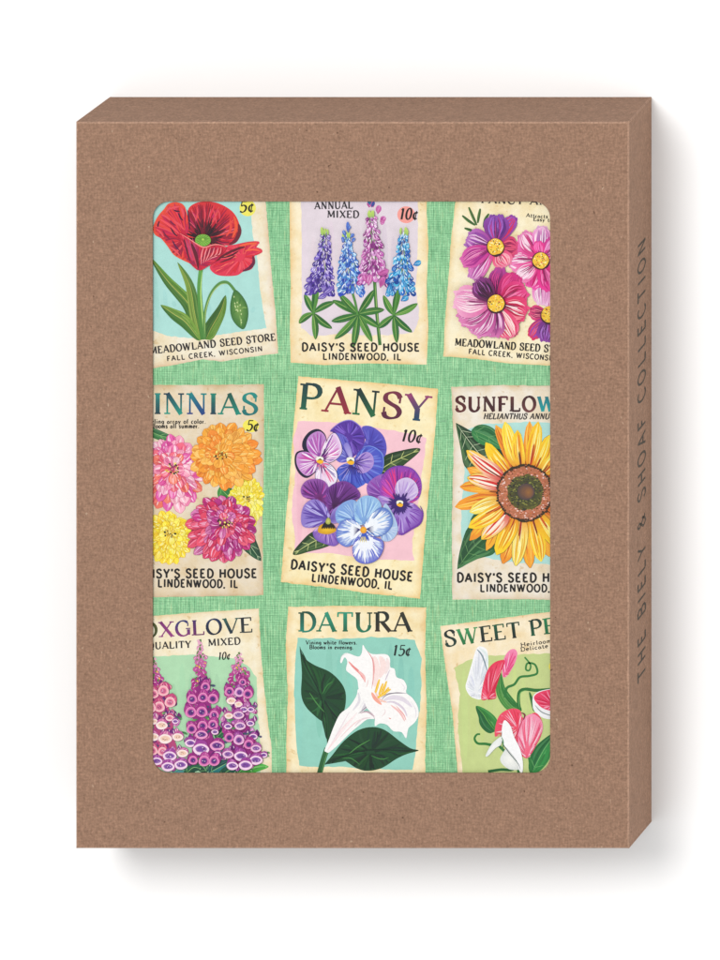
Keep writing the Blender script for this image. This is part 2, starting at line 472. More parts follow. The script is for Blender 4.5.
def stroke(pts, w, col, col2=None, ends=(0.15, 0.1), prof='lens', n=5):
    P = cat(pts, False, n); N = len(P); L, Rr, cs = [], [], []
    for i, (x, y) in enumerate(P):
        a, b_ = P[max(0, i - 1)], P[min(N - 1, i + 1)]
        dx, dy = b_[0] - a[0], b_[1] - a[1]; d = math.hypot(dx, dy) or 1
        t = i / (N - 1)
        if prof == 'lens': k = ends[0] + (1 - ends[0]) * math.sin(math.pi * min(1, max(0, t))) ** .7
        elif prof == 'even': k = 1
        else: k = prof(t)
        h = w * k / 2
        L.append((x - dy / d * h, y + dx / d * h)); Rr.append((x + dy / d * h, y - dx / d * h))
        cs.append(mixc(col, col2, t) if col2 else col)
    L = [tr(p) for p in L]; Rr = [tr(p) for p in Rr]
    out = L + Rr[::-1]
    emit(out, L + Rr, cs + cs, [(i, i + 1, N + i + 1, N + i) for i in range(N - 1)])
def leaf(spine, w, cl, cr, vein=None, nv=0, prof=None, line=None, ts=.5, vw=3, seed=None):
    """a painted leaf: two halves either side of its spine"""
    P = cat(spine, False, 6); N = len(P)
    prof = prof or (lambda t: (math.sin(math.pi * t ** .8)) ** .9)
    L, Rr, M = [], [], []
    nm = []
    for i, (x, y) in enumerate(P):
        a, b_ = P[max(0, i - 1)], P[min(N - 1, i + 1)]
        dx, dy = b_[0] - a[0], b_[1] - a[1]; d = math.hypot(dx, dy) or 1
        h = w / 2 * max(.01, prof(i / (N - 1))); nm.append((-dy / d, dx / d, h))
        L.append((x - dy / d * h, y + dx / d * h)); Rr.append((x + dy / d * h, y - dx / d * h)); M.append((x, y))
    if line:
        L2 = [tr((x + nx * (h + 2.5), y + ny * (h + 2.5))) for (x, y), (nx, ny, h) in zip(P, nm)]
        R2 = [tr((x - nx * (h + 2.5), y - ny * (h + 2.5))) for (x, y), (nx, ny, h) in zip(P, nm)]
        emit(L2 + R2[::-1], L2 + R2, [line] * (2 * N), [(i, i + 1, N + i + 1, N + i) for i in range(N - 1)])
    Lp, Rp, Mp = [tr(p) for p in L], [tr(p) for p in Rr], [tr(p) for p in M]
    F = [(i, i + 1, N + i + 1, N + i) for i in range(N - 1)] + [(2 * N + i, 2 * N + i + 1, 3 * N + i + 1, 3 * N + i) for i in range(N - 1)]
    emit(Lp + Rp[::-1], Lp + Mp + Mp + Rp, [mixc(cl, cr, 0)] * N + [mixc(cl, cr, .25)] * N + [mixc(cl, cr, .75)] * N + [cr] * N, F)
    # brush marks in both halves
    for k in range(int(abs(w) / 9) + 2):
        u = rnd.uniform(-.85, .85); i0 = rnd.randint(1, max(1, N // 3)); i1 = rnd.randint(N // 2, N - 2)
        pts = []
        for q in range(4):
            i = int(i0 + (i1 - i0) * q / 3); nx, ny, h = nm[i]; pts.append((P[i][0] + nx * h * u, P[i][1] + ny * h * u))
        base = cl if u > 0 else cr
        stroke(pts, abs(w) * rnd.uniform(.05, .11), jit(mixc(base, (250, 250, 190) if rnd.random() < .45 else (10, 30, 20), .16), 6))
    if vein:
        stroke(M[1:-2:2] + [M[-2]], vw, vein)
        for k in range(nv):
            i = int(N * (.18 + .62 * k / max(1, nv - 1))); j = min(N - 2, i + max(2, N // 7))
            for sg in (1, -1):
                nx, ny, h = nm[j]
                stroke([M[i], ((M[i][0] + M[j][0]) / 2 + nx * h * .42 * sg, (M[i][1] + M[j][1]) / 2 + ny * h * .42 * sg),
                        (P[j][0] + nx * h * .85 * sg, P[j][1] + ny * h * .85 * sg)], vw * .75, vein)
def petal(o, tip, w, cb, ct, streaks=(), n=4, sw=3, line=None, blunt=.55, rag=0, lw=2.5, r0=0.0, cm=None, pw=1.1):
    """ribbon petal from o to tip; colour cb at the base to ct at the tip"""
    dx, dy = tip[0] - o[0], tip[1] - o[1]; Lh = math.hypot(dx, dy) or 1; ux, uy = dx / Lh, dy / Lh
    nx, ny = -uy, ux
    bend = rnd.uniform(-.05, .05) * Lh
    S = 9
    def PT(t, u, g=0):
        wd = w / 2 * (math.sin(min(1, t / blunt) * math.pi / 2) ** pw if t < blunt else math.sqrt(max(0, 1 - ((t - blunt) / (1.001 - blunt)) ** 2.3)))
        wd = max(wd, .06 * w * (1 - t))
        tt = r0 + (1 - r0) * t
        b_ = bend * math.sin(math.pi * t)
        return (o[0] + ux * Lh * tt + nx * (u * (wd + g) + b_), o[1] + uy * Lh * tt + ny * (u * (wd + g) + b_))
    def ring(g):
        A = [PT(i / S, -1, g) for i in range(S + 1)]; B = [PT(i / S, 1, g) for i in range(S + 1)]
        return A, B
    if line:
        A, B = ring(lw); A = [tr(p) for p in A]; B = [tr(p) for p in B]
        emit(A + B[::-1], A + B, [line] * (2 * S + 2), [(i, i + 1, S + 2 + i, S + 1 + i) for i in range(S)])
    if rag:   # notched tip: little lobes
        for k in range(rag):
            u = -.8 + 1.6 * (k + .5) / rag
            a = PT(.80, u * .95); b_ = PT(.97, u * 1.0)
            m2 = ((a[0] + b_[0]) / 2, (a[1] + b_[1]) / 2); rl = math.hypot(b_[0] - a[0], b_[1] - a[1]) * rnd.uniform(.55, .85) + w * .02; rw = w / rag * .44
            cc_ = jit(ct, 7)
            poly([(m2[0] + ux * rl * math.cos(q) + nx * rw * math.sin(q), m2[1] + uy * rl * math.cos(q) + ny * rw * math.sin(q)) for q in [math.tau * z_ / 10 for z_ in range(10)]], cc_, False)
    A, B = ring(0); A = [tr(p) for p in A]; B = [tr(p) for p in B]
    cm = cm or mixc(cb, ct, .5)
    cs = []
    for i in range(S + 1):
        t = i / S; cs.append(mixc(cb, cm, t / .5) if t < .5 else mixc(cm, ct, (t - .5) / .5))
    emit(A + B[::-1], A + B, cs + cs, [(i, i + 1, S + 2 + i, S + 1 + i) for i in range(S)])
    for k in range(n if streaks else 0):
        u = -.75 + 1.5 * (k + rnd.uniform(.2, .8)) / n
        t0, t1 = rnd.uniform(.08, .35), rnd.uniform(.65, .95)
        if rnd.random() < .3: t0, t1 = rnd.uniform(.35, .55), .96
        pts = [PT(t0, u * .8), PT((t0 + t1) / 2, u), PT(t1, u)]
        stroke(pts, sw * rnd.uniform(.6, 1.2), jit(rnd.choice(streaks), 6))
# ------------------------------------------------------------------ lettering: drawn letters with strokes and serifs
# stroke = (kind, points): T heavy, t light, n pen-angled; capital = smoothed.  serifs: h flat foot, d / u arm ends
def ell(cx, cy, rx, ry, a0=0, a1=360, n=14):
    return [(cx + rx * math.cos(math.radians(a0 + (a1 - a0) * i / n)), cy + ry * math.sin(math.radians(a0 + (a1 - a0) * i / n))) for i in range(n + 1)]
GL = {
 'A': (.84, [('t', [(.06, 0), (.42, 1)]), ('T', [(.40, 1), (.78, 0)]), ('t', [(.19, .34), (.64, .34)])], [(.06, 0, 'h'), (.78, 0, 'h')]),
 'B': (.72, [('T', [(.15, 0), (.15, 1)]), ('n', [(.15, 1), (.40, 1)] + ell(.40, .76, .2, .24, 90, -90, 7) + [(.15, .52)]), ('n', [(.15, .52), (.42, .52)] + ell(.42, .26, .24, .26, 90, -90, 7) + [(.15, 0)])], [(.1, 0, 'h'), (.1, 1, 'h')]),
 'C': (.78, [('n', ell(.44, .5, .36, .5, 48, 312, 14))], [(.69, .87, 'd'), (.69, .13, 'u')]),
 'D': (.80, [('T', [(.15, 0), (.15, 1)]), ('n', [(.15, 1), (.34, 1)] + ell(.34, .5, .38, .5, 90, -90, 10) + [(.15, 0)])], [(.1, 0, 'h'), (.1, 1, 'h')]),
 'E': (.70, [('T', [(.15, 0), (.15, 1)]), ('t', [(.15, .97), (.60, .97)]), ('t', [(.15, .52), (.48, .52)]), ('t', [(.15, .03), (.62, .03)])], [(.1, 0, 'h'), (.1, 1, 'h'), (.60, 1, 'd'), (.62, 0, 'u')]),
 'F': (.66, [('T', [(.15, 0), (.15, 1)]), ('t', [(.15, .97), (.60, .97)]), ('t', [(.15, .50), (.48, .50)])], [(.15, 0, 'h'), (.1, 1, 'h'), (.60, 1, 'd')]),
 'G': (.84, [('n', ell(.44, .5, .36, .5, 48, 330, 14)), ('T', [(.72, .42), (.72, .06)])], [(.70, .87, 'd'), (.70, .44, 'h')]),
 'H': (.84, [('T', [(.15, 0), (.15, 1)]), ('T', [(.69, 0), (.69, 1)]), ('t', [(.15, .52), (.69, .52)])], [(.15, 0, 'h'), (.15, 1, 'h'), (.69, 0, 'h'), (.69, 1, 'h')]),
 'I': (.36, [('T', [(.18, 0), (.18, 1)])], [(.18, 0, 'h'), (.18, 1, 'h')]),
 'K': (.82, [('T', [(.15, 0), (.15, 1)]), ('t', [(.17, .42), (.66, 1)]), ('T', [(.32, .58), (.74, 0)])], [(.15, 0, 'h'), (.15, 1, 'h'), (.66, 1, 'h'), (.74, 0, 'h')]),
 'L': (.68, [('T', [(.15, 0), (.15, 1)]), ('t', [(.15, .03), (.62, .03)])], [(.15, 1, 'h'), (.1, 0, 'h'), (.62, 0, 'u')]),
 'M': (1.02, [('t', [(.13, 0), (.17, 1)]), ('T', [(.17, 1), (.50, .12)]), ('t', [(.50, .12), (.84, 1)]), ('T', [(.84, 1), (.88, 0)])], [(.13, 0, 'h'), (.88, 0, 'h'), (.13, 1, 'h'), (.88, 1, 'h')]),
 'N': (.86, [('t', [(.15, 0), (.15, 1)]), ('T', [(.15, 1), (.71, 0)]), ('t', [(.71, 0), (.71, 1)])], [(.15, 0, 'h'), (.12, 1, 'h'), (.71, 1, 'h')]),
 'O': (.88, [('n', ell(.44, .5, .36, .5, 100, 460, 20))], []),
 'P': (.72, [('T', [(.15, 0), (.15, 1)]), ('n', [(.15, 1), (.38, 1)] + ell(.38, .73, .25, .27, 90, -90, 8) + [(.15, .46)])], [(.15, 0, 'h'), (.1, 1, 'h')]),
 'Q': (.90, [('n', ell(.44, .5, .36, .5, 100, 460, 20)), ('T', [(.48, .18), (.78, -.12)])], []),
 'R': (.80, [('T', [(.15, 0), (.15, 1)]), ('n', [(.15, 1), (.38, 1)] + ell(.38, .75, .23, .25, 90, -90, 8) + [(.15, .50)]), ('T', [(.36, .50), (.72, 0)])], [(.15, 0, 'h'), (.1, 1, 'h'), (.72, 0, 'h')]),
 'S': (.70, [('nc', [(.59, .80), (.50, .95), (.33, 1), (.15, .90), (.13, .70), (.30, .56), (.50, .44), (.60, .26), (.52, .07), (.33, 0), (.16, .06), (.10, .22)])], [(.59, .84, 'd'), (.10, .17, 'u')]),
 'T': (.76, [('T', [(.38, 0), (.38, 1)]), ('t', [(.05, .97), (.71, .97)])], [(.38, 0, 'h'), (.05, 1, 'd'), (.71, 1, 'd')]),
 'U': (.84, [('T', [(.15, 1), (.15, .30)]), ('n', ell(.42, .33, .27, .33, 180, 360, 10)), ('t', [(.69, .30), (.69, 1)])], [(.15, 1, 'h'), (.69, 1, 'h')]),
 'V': (.82, [('T', [(.08, 1), (.42, 0)]), ('t', [(.42, 0), (.76, 1)])], [(.08, 1, 'h'), (.76, 1, 'h')]),
 'W': (1.20, [('T', [(.08, 1), (.34, 0)]), ('t', [(.34, 0), (.57, .95)]), ('T', [(.57, .95), (.80, 0)]), ('t', [(.80, 0), (1.06, 1)])], [(.08, 1, 'h'), (.57, 1, 'h'), (1.06, 1, 'h')]),
 'X': (.80, [('T', [(.10, 1), (.70, 0)]), ('t', [(.70, 1), (.10, 0)])], [(.10, 1, 'h'), (.70, 0, 'h'), (.70, 1, 'h'), (.10, 0, 'h')]),
 'Y': (.80, [('T', [(.08, 1), (.40, .45)]), ('t', [(.72, 1), (.40, .45)]), ('T', [(.40, .48), (.40, 0)])], [(.08, 1, 'h'), (.72, 1, 'h'), (.40, 0, 'h')]),
 'Z': (.74, [('t', [(.10, .97), (.64, .97)]), ('T', [(.64, 1), (.10, 0)]), ('t', [(.10, .03), (.66, .03)])], [(.10, 1, 'd'), (.66, 0, 'u')]),
 "'": (.24, [('T', [(.13, 1.02), (.10, .72)])], []), '.': (.26, [('T', [(.12, .0), (.12, .12)])], []), ',': (.26, [('T', [(.14, .08), (.07, -.14)])], []),
 '&': (.80, [('nc', [(.74, .05), (.45, .45), (.22, .78), (.36, .99), (.50, .80), (.30, .52), (.10, .25), (.28, .02), (.52, .10), (.70, .45)])], []),
 '0': (.62, [('n', ell(.31, .5, .22, .5, 100, 460, 18))], []),
 '1': (.42, [('T', [(.22, 0), (.22, 1)]), ('t', [(.22, 1), (.08, .84)])], [(.22, 0, 'h')]),
 '5': (.62, [('t', [(.16, .97), (.54, .97)]), ('t', [(.16, 1), (.14, .56)]), ('nc', [(.14, .55), (.32, .63), (.50, .52), (.54, .30), (.42, .06), (.24, 0), (.08, .10)])], []),
 '$': (.52, [('n', ell(.28, .33, .2, .30, 50, 310, 12)), ('t', [(.27, -.08), (.29, .76)])], []),
 ' ': (.40, [], []),
 'a': (.54, [('n', ell(.24, .24, .18, .24, 60, 320, 8)), ('T', [(.43, 0), (.43, .34), (.40, .5)]), ('t', [(.40, .5), (.28, .56), (.1, .48)])], [(.45, 0, 'h')]),
 'b': (.58, [('T', [(.12, 0), (.12, 1)]), ('n', ell(.32, .3, .2, .3, 150, -150, 10))], [(.1, 1, 'h')]),
 'c': (.50, [('n', ell(.28, .3, .2, .3, 50, 310, 10))], []),
 'd': (.58, [('T', [(.46, 0), (.46, 1)]), ('n', ell(.28, .3, .2, .3, 30, 330, 10))], [(.44, 1, 'h'), (.48, 0, 'h')]),
 'e': (.52, [('n', ell(.27, .3, .2, .3, 0, 310, 12)), ('t', [(.08, .32), (.46, .32)])], []),
 'f': (.40, [('T', [(.18, 0), (.18, .8)]), ('t', [(.18, .8), (.24, .98), (.36, .94)]), ('t', [(.04, .6), (.34, .6)])], [(.18, 0, 'h')]),
 'g': (.56, [('n', ell(.26, .34, .18, .25, 90, 450, 12)), ('T', [(.44, .58), (.44, -.1)]), ('t', [(.44, -.1), (.28, -.24), (.1, -.16)])], []),
 'h': (.60, [('T', [(.13, 0), (.13, 1)]), ('n', ell(.30, .36, .16, .24, 180, 0, 7)), ('T', [(.46, .38), (.46, 0)])], [(.13, 0, 'h'), (.46, 0, 'h')]),
 'i': (.32, [('T', [(.16, 0), (.16, .6)]), ('T', [(.16, .78), (.16, .92)])], [(.16, 0, 'h')]),
 'l': (.32, [('T', [(.16, 0), (.16, 1)])], [(.16, 0, 'h')]),
 'm': (.86, [('T', [(.13, 0), (.13, .6)]), ('n', ell(.26, .36, .14, .24, 180, 0, 6)), ('T', [(.41, .38), (.41, 0)]), ('n', ell(.56, .36, .14, .24, 180, 0, 6)), ('T', [(.71, .38), (.71, 0)])], [(.13, 0, 'h'), (.71, 0, 'h')]),
 'n': (.60, [('T', [(.13, 0), (.13, .6)]), ('n', ell(.30, .36, .16, .24, 180, 0, 7)), ('T', [(.46, .38), (.46, 0)])], [(.13, 0, 'h'), (.46, 0, 'h')]),
 'o': (.54, [('n', ell(.27, .3, .2, .3, 90, 450, 12))], []),
 'r': (.44, [('T', [(.14, 0), (.14, .6)]), ('t', [(.14, .4), (.24, .57), (.38, .54)])], [(.14, 0, 'h')]),
 's': (.46, [('nc', [(.36, .46), (.24, .6), (.1, .48), (.22, .32), (.36, .18), (.24, 0), (.08, .1)])], []),
 't': (.40, [('T', [(.17, .85), (.17, .12), (.26, 0), (.36, .05)]), ('t', [(.04, .6), (.34, .6)])], []),
 'u': (.60, [('T', [(.13, .6), (.13, .22)]), ('n', ell(.30, .24, .16, .24, 180, 360, 7)), ('T', [(.46, .6), (.46, 0)])], [(.1, .6, 'h')]),
 'v': (.54, [('T', [(.08, .6), (.27, 0)]), ('t', [(.27, 0), (.46, .6)])], [(.08, .6, 'h'), (.46, .6, 'h')]),
 'w': (.78, [('T', [(.07, .6), (.22, 0)]), ('t', [(.22, 0), (.38, .56)]), ('T', [(.38, .56), (.54, 0)]), ('t', [(.54, 0), (.70, .6)])], [(.07, .6, 'h'), (.70, .6, 'h')]),
 'z': (.50, [('t', [(.08, .58), (.42, .58)]), ('T', [(.42, .6), (.08, 0)]), ('t', [(.08, .02), (.42, .02)])], []),
 'y': (.54, [('T', [(.08, .6), (.27, .04)]), ('t', [(.46, .6), (.20, -.22), (.08, -.2)])], [(.08, .6, 'h'), (.46, .6, 'h')]),
}
STY = { # heavy, light, serif length, serif weight, letter space
 'title': (.205, .085, .12, .075, .06), 'slab': (.235, .14, .11, .10, .10), 'sans': (.24, .225, 0, 0, .13),
 'news': (.24, .17, .10, .13, .08), 'wide': (.105, .10, 0, 0, .30), 'price': (.19, .10, .07, .08, .07)}
def text(s, p0, p1, h, style='sans', col=(28, 24, 22), cols=None, skew=0.0, wob=0.0, sag=0.0, xs=1.0):
    """baseline from p0 to p1; the letters are spread to fill it. cols = per-letter (top colour, bottom colour)"""
    hw, lt, sl, sw_, sp = STY[style]
    adv = [GL[ch][0] * xs + sp for ch in s]; tot = sum(adv) - sp
    L = math.hypot(p1[0] - p0[0], p1[1] - p0[1]); ux, uy = (p1[0] - p0[0]) / L, (p1[1] - p0[1]) / L
    k = L / tot; x = 0; ci = 0
    kx = k * xs
    for ch, a in zip(s, adv):
        w_, strokes, ser = GL[ch]
        r = rnd.uniform(-wob, wob)
        def P(p, x=x, r=r):
            gx = x * k + (p[0]) * kx + skew * p[1] * h
            gy = (p[1]) * h * (1 + r) + sag * math.sin(math.pi * (x * k) / L)
            return (p0[0] + ux * gx + uy * gy, p0[1] + uy * gx - ux * gy)
        c1, c2 = (cols[ci % len(cols)] if cols else (col, col))
        if ch != ' ': ci += 1
        for kind, pts in strokes:
            pp = cat(pts, False, 4) if 'c' in kind else pts
            if len(pp) == 2: pp = [pp[0], tuple((pp[0][q] + pp[1][q]) / 2 for q in (0, 1)), pp[1]]
            N = len(pp); Q = [P(p) for p in pp]; Lf, Rt, cs = [], [], []
            for i in range(N):
                a_, b_ = Q[max(0, i - 1)], Q[min(N - 1, i + 1)]
                dx, dy = b_[0] - a_[0], b_[1] - a_[1]; d = math.hypot(dx, dy) or 1
                if kind[0] == 'T': wd = hw
                elif kind[0] == 't': wd = lt
                else:
                    ga, gb = pp[max(0, i - 1)], pp[min(N - 1, i + 1)]
                    gx, gy = gb[0] - ga[0], (gb[1] - ga[1]); gd = math.hypot(gx, gy) or 1
                    wd = lt + (hw - lt) * abs((gx * .26 - gy * .97) / gd) ** 1.6
                wd *= h / 2
                Lf.append((Q[i][0] - dy / d * wd, Q[i][1] + dx / d * wd)); Rt.append((Q[i][0] + dy / d * wd, Q[i][1] - dx / d * wd))
                cs.append(mixc(c2, c1, min(1, max(0, pp[i][1]))))
            closed = math.hypot(pp[0][0] - pp[-1][0], pp[0][1] - pp[-1][1]) < .01
            Lf = [tr(p) for p in Lf]; Rt = [tr(p) for p in Rt]
            F = [(i, i + 1, N + i + 1, N + i) for i in range(N - 1)]
            emit(Lf + Rt[::-1], Lf + Rt, cs + cs, F)
        if sl:
            for sx, sy, kd_ in ser:
                yy = sy - sw_ / 2 if sy > .5 else sy + sw_ / 2
                if kd_ == 'h': a_, b_ = P((sx - sl, yy)), P((sx + sl, yy))
                elif kd_ == 'd': a_, b_ = P((sx, sy)), P((sx - .01, sy - .24))
                else: a_, b_ = P((sx, sy)), P((sx + .01, sy + .24))
                dx, dy = b_[0] - a_[0], b_[1] - a_[1]; d = math.hypot(dx, dy) or 1; wd = sw_ * h / 2 * (1.1 if kd_ != 'h' else 1)
                q = [tr(p) for p in ((a_[0] - dy / d * wd, a_[1] + dx / d * wd), (b_[0] - dy / d * wd, b_[1] + dx / d * wd),
                                     (b_[0] + dy / d * wd, b_[1] - dx / d * wd), (a_[0] + dy / d * wd, a_[1] - dx / d * wd))]
                cc = mixc(c2, c1, min(1, max(0, sy)))
                emit(q, q, [cc] * 4, [(0, 1, 2, 3)])
        x += a
BLK = (18, 15, 15)
def new_packet(label, outline, cin, cout, inset=26, rag=1.2):
    global packet, cur
    end()
    cur = Coll("seed_packet_print", M_PAPER, card, label)
    ring_poly(outline, cin, cout, inset, rag)
    packet = end(); packet["group"] = "seed packets printed on the card"
CREAM, TAN, PALE = (250, 236, 196), (232, 202, 150), (240, 230, 214)
def wash(pts, col, rag=2.5, strokes=(), name="painted_panel"):
    begin(name, M_WASH); poly(pts, col, False, rag)
    for a, b_, w_, c in strokes: stroke([a, ((a[0] + b_[0]) / 2, (a[1] + b_[1]) / 2 + rnd.uniform(-3, 3)), b_], w_, c, prof='lens')

# ================================================================== 1 poppy packet
crop(144, 194, 5.143)
new_packet("top left seed packet showing a red poppy on pale blue, priced 5 cents",
   [(-235, -265), (612, -265), (625, 35), (640, 200), (655, 400), (676, 600), (690, 820), (540, 838), (400, 862), (300, 850), (150, 880), (40, 896), (-235, 925)], (243, 236, 216), (226, 200, 172), 34)
wash([(-170, -180), (560, -180), (548, 60), (558, 200), (582, 330), (594, 470), (612, 590), (628, 690), (400, 722), (250, 742), (120, 730), (40, 700), (-170, 700)], (172, 221, 213), 2,
     [((60 + 45 * i, 430 + 60 * (i % 4)), (70 + 45 * i, 640 - 30 * (i % 3)), 22, jit((166, 218, 210), 4)) for i in range(12)])
begin("price_spot", label="pale yellow spot behind 5 cents"); poly(ell(533, 72, 42, 42, 0, 340, 16), (240, 232, 96))
begin("poppy_leaves")
GD, GM, GLt = (52, 110, 40), (96, 150, 50), (160, 178, 70)
leaf([(285, 755), (262, 650), (225, 560), (120, 445), (35, 328)], 70, (98, 148, 48), (58, 108, 40), (190, 190, 96), 0, prof=lambda t: math.sin(math.pi * t ** .75) ** .8)
leaf([(292, 752), (262, 620), (235, 470), (172, 350)], 56, (70, 120, 44), (128, 158, 62), (176, 180, 86))
leaf([(288, 755), (215, 660), (150, 615), (85, 570)], 66, (120, 160, 60), (60, 112, 42), (196, 196, 100))
leaf([(318, 748), (345, 690), (395, 600), (420, 520)], 74, (96, 140, 46), (60, 106, 40), (170, 170, 80), prof=lambda t: math.sin(math.pi * t ** .6) ** .8)
stroke([(293, 385), (285, 480), (292, 600), (305, 748)], 26, (96, 165, 76), (70, 128, 52), prof=lambda t: .8 + .35 * t)
stroke([(299, 400), (292, 500), (298, 600), (310, 740)], 7, (176, 214, 120))
begin("poppy_bud")
stroke([(312, 740), (312, 620), (340, 520), (385, 462), (430, 455), (470, 500)], 14, (86, 140, 66), prof='even')
stroke([(312, 720), (318, 600), (348, 515), (392, 466), (430, 462)], 4, (180, 205, 120))
Blob([(470, 495), (500, 520), (528, 570), (534, 630), (515, 690), (485, 680), (455, 640), (445, 580), (455, 520)], (120, 160, 78), (56, 112, 48), line=(48, 96, 44)).rays(5, .3, .9, [(130, 168, 86), (70, 120, 50)], 7)
for i in range(14):
    q = rnd.uniform(0, 1); poly(ell(462 + 40 * q + rnd.uniform(-8, 20), 525 + 140 * q, 3, 5, 0, 330, 7), (196, 214, 150), False)
crop(150, 200, 6.316)
begin("poppy_flower", label="large open red poppy bloom")
RD, OR, DK, MG = (212, 30, 58), (238, 84, 56), (84, 14, 34), (160, 24, 74)
B = Blob([(236, 110), (245, 50), (290, 18), (345, 8), (400, 12), (460, 32), (520, 72), (555, 125), (570, 190), (556, 250), (510, 284), (430, 290), (350, 292), (280, 262), (236, 180)], (130, 10, 36), (220, 50, 54), (340, 250), cm=(200, 22, 52))
B.rays(70, .40, .95, [(226, 48, 70), (186, 16, 46), (234, 76, 70), (160, 12, 50), (232, 96, 110), (140, 10, 44)], 13, curve=6)
B.rays(26, .5, .9, [(120, 14, 50), (190, 30, 90)], 6, curve=8)
B.rays(34, .2, .62, [(60, 8, 26), (96, 12, 40)], 9)
stroke([(560, 150), (566, 200), (540, 255), (500, 282)], 26, (110, 20, 44))
stroke([(530, 100), (545, 170), (520, 240)], 20, (236, 84, 50)); stroke([(505, 120), (510, 180), (480, 230)], 16, (232, 70, 60))
for a in ((395, 50, 420, 150), (300, 40, 290, 130), (340, 30, 345, 140), (430, 60, 440, 120)):
    stroke([(a[0], a[1]), ((a[0] + a[2]) / 2 + 5, (a[1] + a[3]) / 2), (a[2], a[3])], 11, (226, 66, 82))
stroke([(236, 60), (246, 120), (252, 190)], 9, (60, 20, 60))
B = Blob([(238, 105), (215, 34), (165, 12), (115, 24), (90, 55), (55, 95), (28, 145), (20, 190), (35, 222), (70, 242), (110, 290), (150, 345), (205, 378), (255, 402), (310, 442), (335, 330), (300, 265), (250, 205)], (190, 24, 60), (238, 82, 54), (235, 250), cm=(208, 28, 58))
B.rays(80, .3, .95, [(222, 40, 62), (184, 18, 56), (230, 70, 80), (232, 64, 54), (196, 26, 80), (150, 14, 54)], 13, curve=8)
for a in ((150, 60, 190, 70), (120, 120, 165, 160), (80, 190, 130, 250), (140, 250, 190, 320), (180, 80, 210, 130), (130, 170, 175, 230), (60, 130, 50, 170)):
    stroke([(a[0], a[1]), ((a[0] + a[2]) / 2 - 3, (a[1] + a[3]) / 2 + 4), (a[2], a[3])], 10, rnd.choice([(120, 16, 60), (90, 20, 70), (70, 12, 50)]))
for a in ((70, 90, 130, 130), (130, 40, 100, 80), (40, 180, 90, 235), (150, 130, 220, 190), (200, 50, 215, 110), (110, 60, 190, 40), (120, 290, 190, 350)):
    stroke([(a[0], a[1]), ((a[0] + a[2]) / 2 + 3, (a[1] + a[3]) / 2 - 5), (a[2], a[3])], 13, (230, 76, 88))
# dark throat and stamens
for i in range(54):
    a = math.radians(rnd.uniform(150, 395)); r0, r1 = rnd.uniform(36, 55), rnd.uniform(80, 125)
    c_, s_ = math.cos(a), math.sin(a)
    stroke([(336 + r0 * c_, 250 + r0 * s_ * .75), (336 + (r0 + r1) / 2 * c_ + 3, 250 + (r0 + r1) / 2 * s_ * .85), (336 + r1 * c_, 250 + r1 * s_ * .9)], rnd.uniform(4, 9), rnd.choice([(34, 8, 20), (60, 8, 26), (20, 10, 22), (110, 14, 40)]))
Blob(ell(336, 252, 50, 38, 0, 330, 14), (186, 224, 96), (110, 172, 60))
for i in range(16):
    a = math.tau * i / 16
    stroke([(336 + 8 * math.cos(a), 246 + 6 * math.sin(a)), (336 + 28 * math.cos(a), 250 + 22 * math.sin(a)), (336 + 46 * math.cos(a), 252 + 34 * math.sin(a))], 4.5, (70, 140, 40))
B = Blob([(480, 296), (540, 280), (620, 263), (682, 260), (690, 275), (664, 292), (704, 310), (706, 332), (662, 346), (664, 392), (640, 436), (588, 452), (545, 476), (450, 478), (400, 458), (378, 420), (425, 370)], (180, 20, 50), (240, 80, 58), (412, 405), cm=(226, 52, 80))
B.rays(50, .25, .93, [(236, 76, 92), (222, 40, 60), (244, 104, 84), (206, 30, 70)], 14, curve=6)
stroke([(420, 385), (480, 340), (560, 305), (600, 296)], 15, (96, 12, 36)); stroke([(440, 395), (500, 372), (540, 350)], 13, (120, 14, 44)); stroke([(450, 365), (510, 350), (560, 320)], 10, (60, 10, 30))
stroke([(650, 352), (655, 395), (625, 430), (585, 448)], 20, (104, 16, 56)); stroke([(560, 290), (620, 276), (680, 270)], 14, (242, 96, 56)); stroke([(600, 320), (650, 312), (700, 322)], 12, (244, 98, 66))
B = Blob([(192, 210), (240, 236), (310, 282), (350, 292), (405, 288), (440, 280), (484, 296), (466, 330), (420, 380), (370, 416), (310, 442), (252, 396), (216, 330), (200, 262)], (196, 24, 54), (204, 30, 60), (300, 400), cm=(206, 30, 62))
B.rays(34, .2, .95, [(226, 56, 76), (190, 22, 60), (170, 20, 70), (150, 20, 66)], 13)
for x in (215, 232, 250, 270): stroke([(x, 240), (x + 18, 310), (x + 40, 385)], 12, rnd.choice([(92, 14, 50), (120, 20, 80), (190, 60, 110)]))
stroke([(262, 270), (290, 340), (308, 430)], 22, (96, 10, 34)); stroke([(240, 262), (268, 330), (296, 410)], 12, (206, 60, 90))
for i, x in enumerate((340, 362, 384, 408, 432, 452)):
    stroke([(x, 296), (x - 12, 340), (325 + i * 13, 405 - i * 8)], 6.5, (246, 150, 152)); stroke([(x + 9, 300), (x - 1, 340), (335 + i * 13, 392 - i * 8)], 5, (160, 20, 44))
stroke([(190, 208), (245, 240), (315, 286), (350, 296), (395, 282), (440, 280), (486, 298)], 8, (246, 140, 136))
crop(144, 194, 5.143)
begin("price_lettering", M_TYPE); text("5$", (488, 94), (566, 90), 56, 'price', BLK, skew=.16)
begin("store_name_lettering", M_TYPE); text("MEADOWLAND SEED STORE", (32, 824), (678, 753), 37, 'slab', (34, 30, 34))
text("FALL CREEK, WISCONSIN", (118, 860), (610, 807), 25, 'sans', (44, 38, 40))
begin("title_lettering", M_TYPE); text("POPPY", (-150, -110), (420, -150), 110, 'title', BLK)

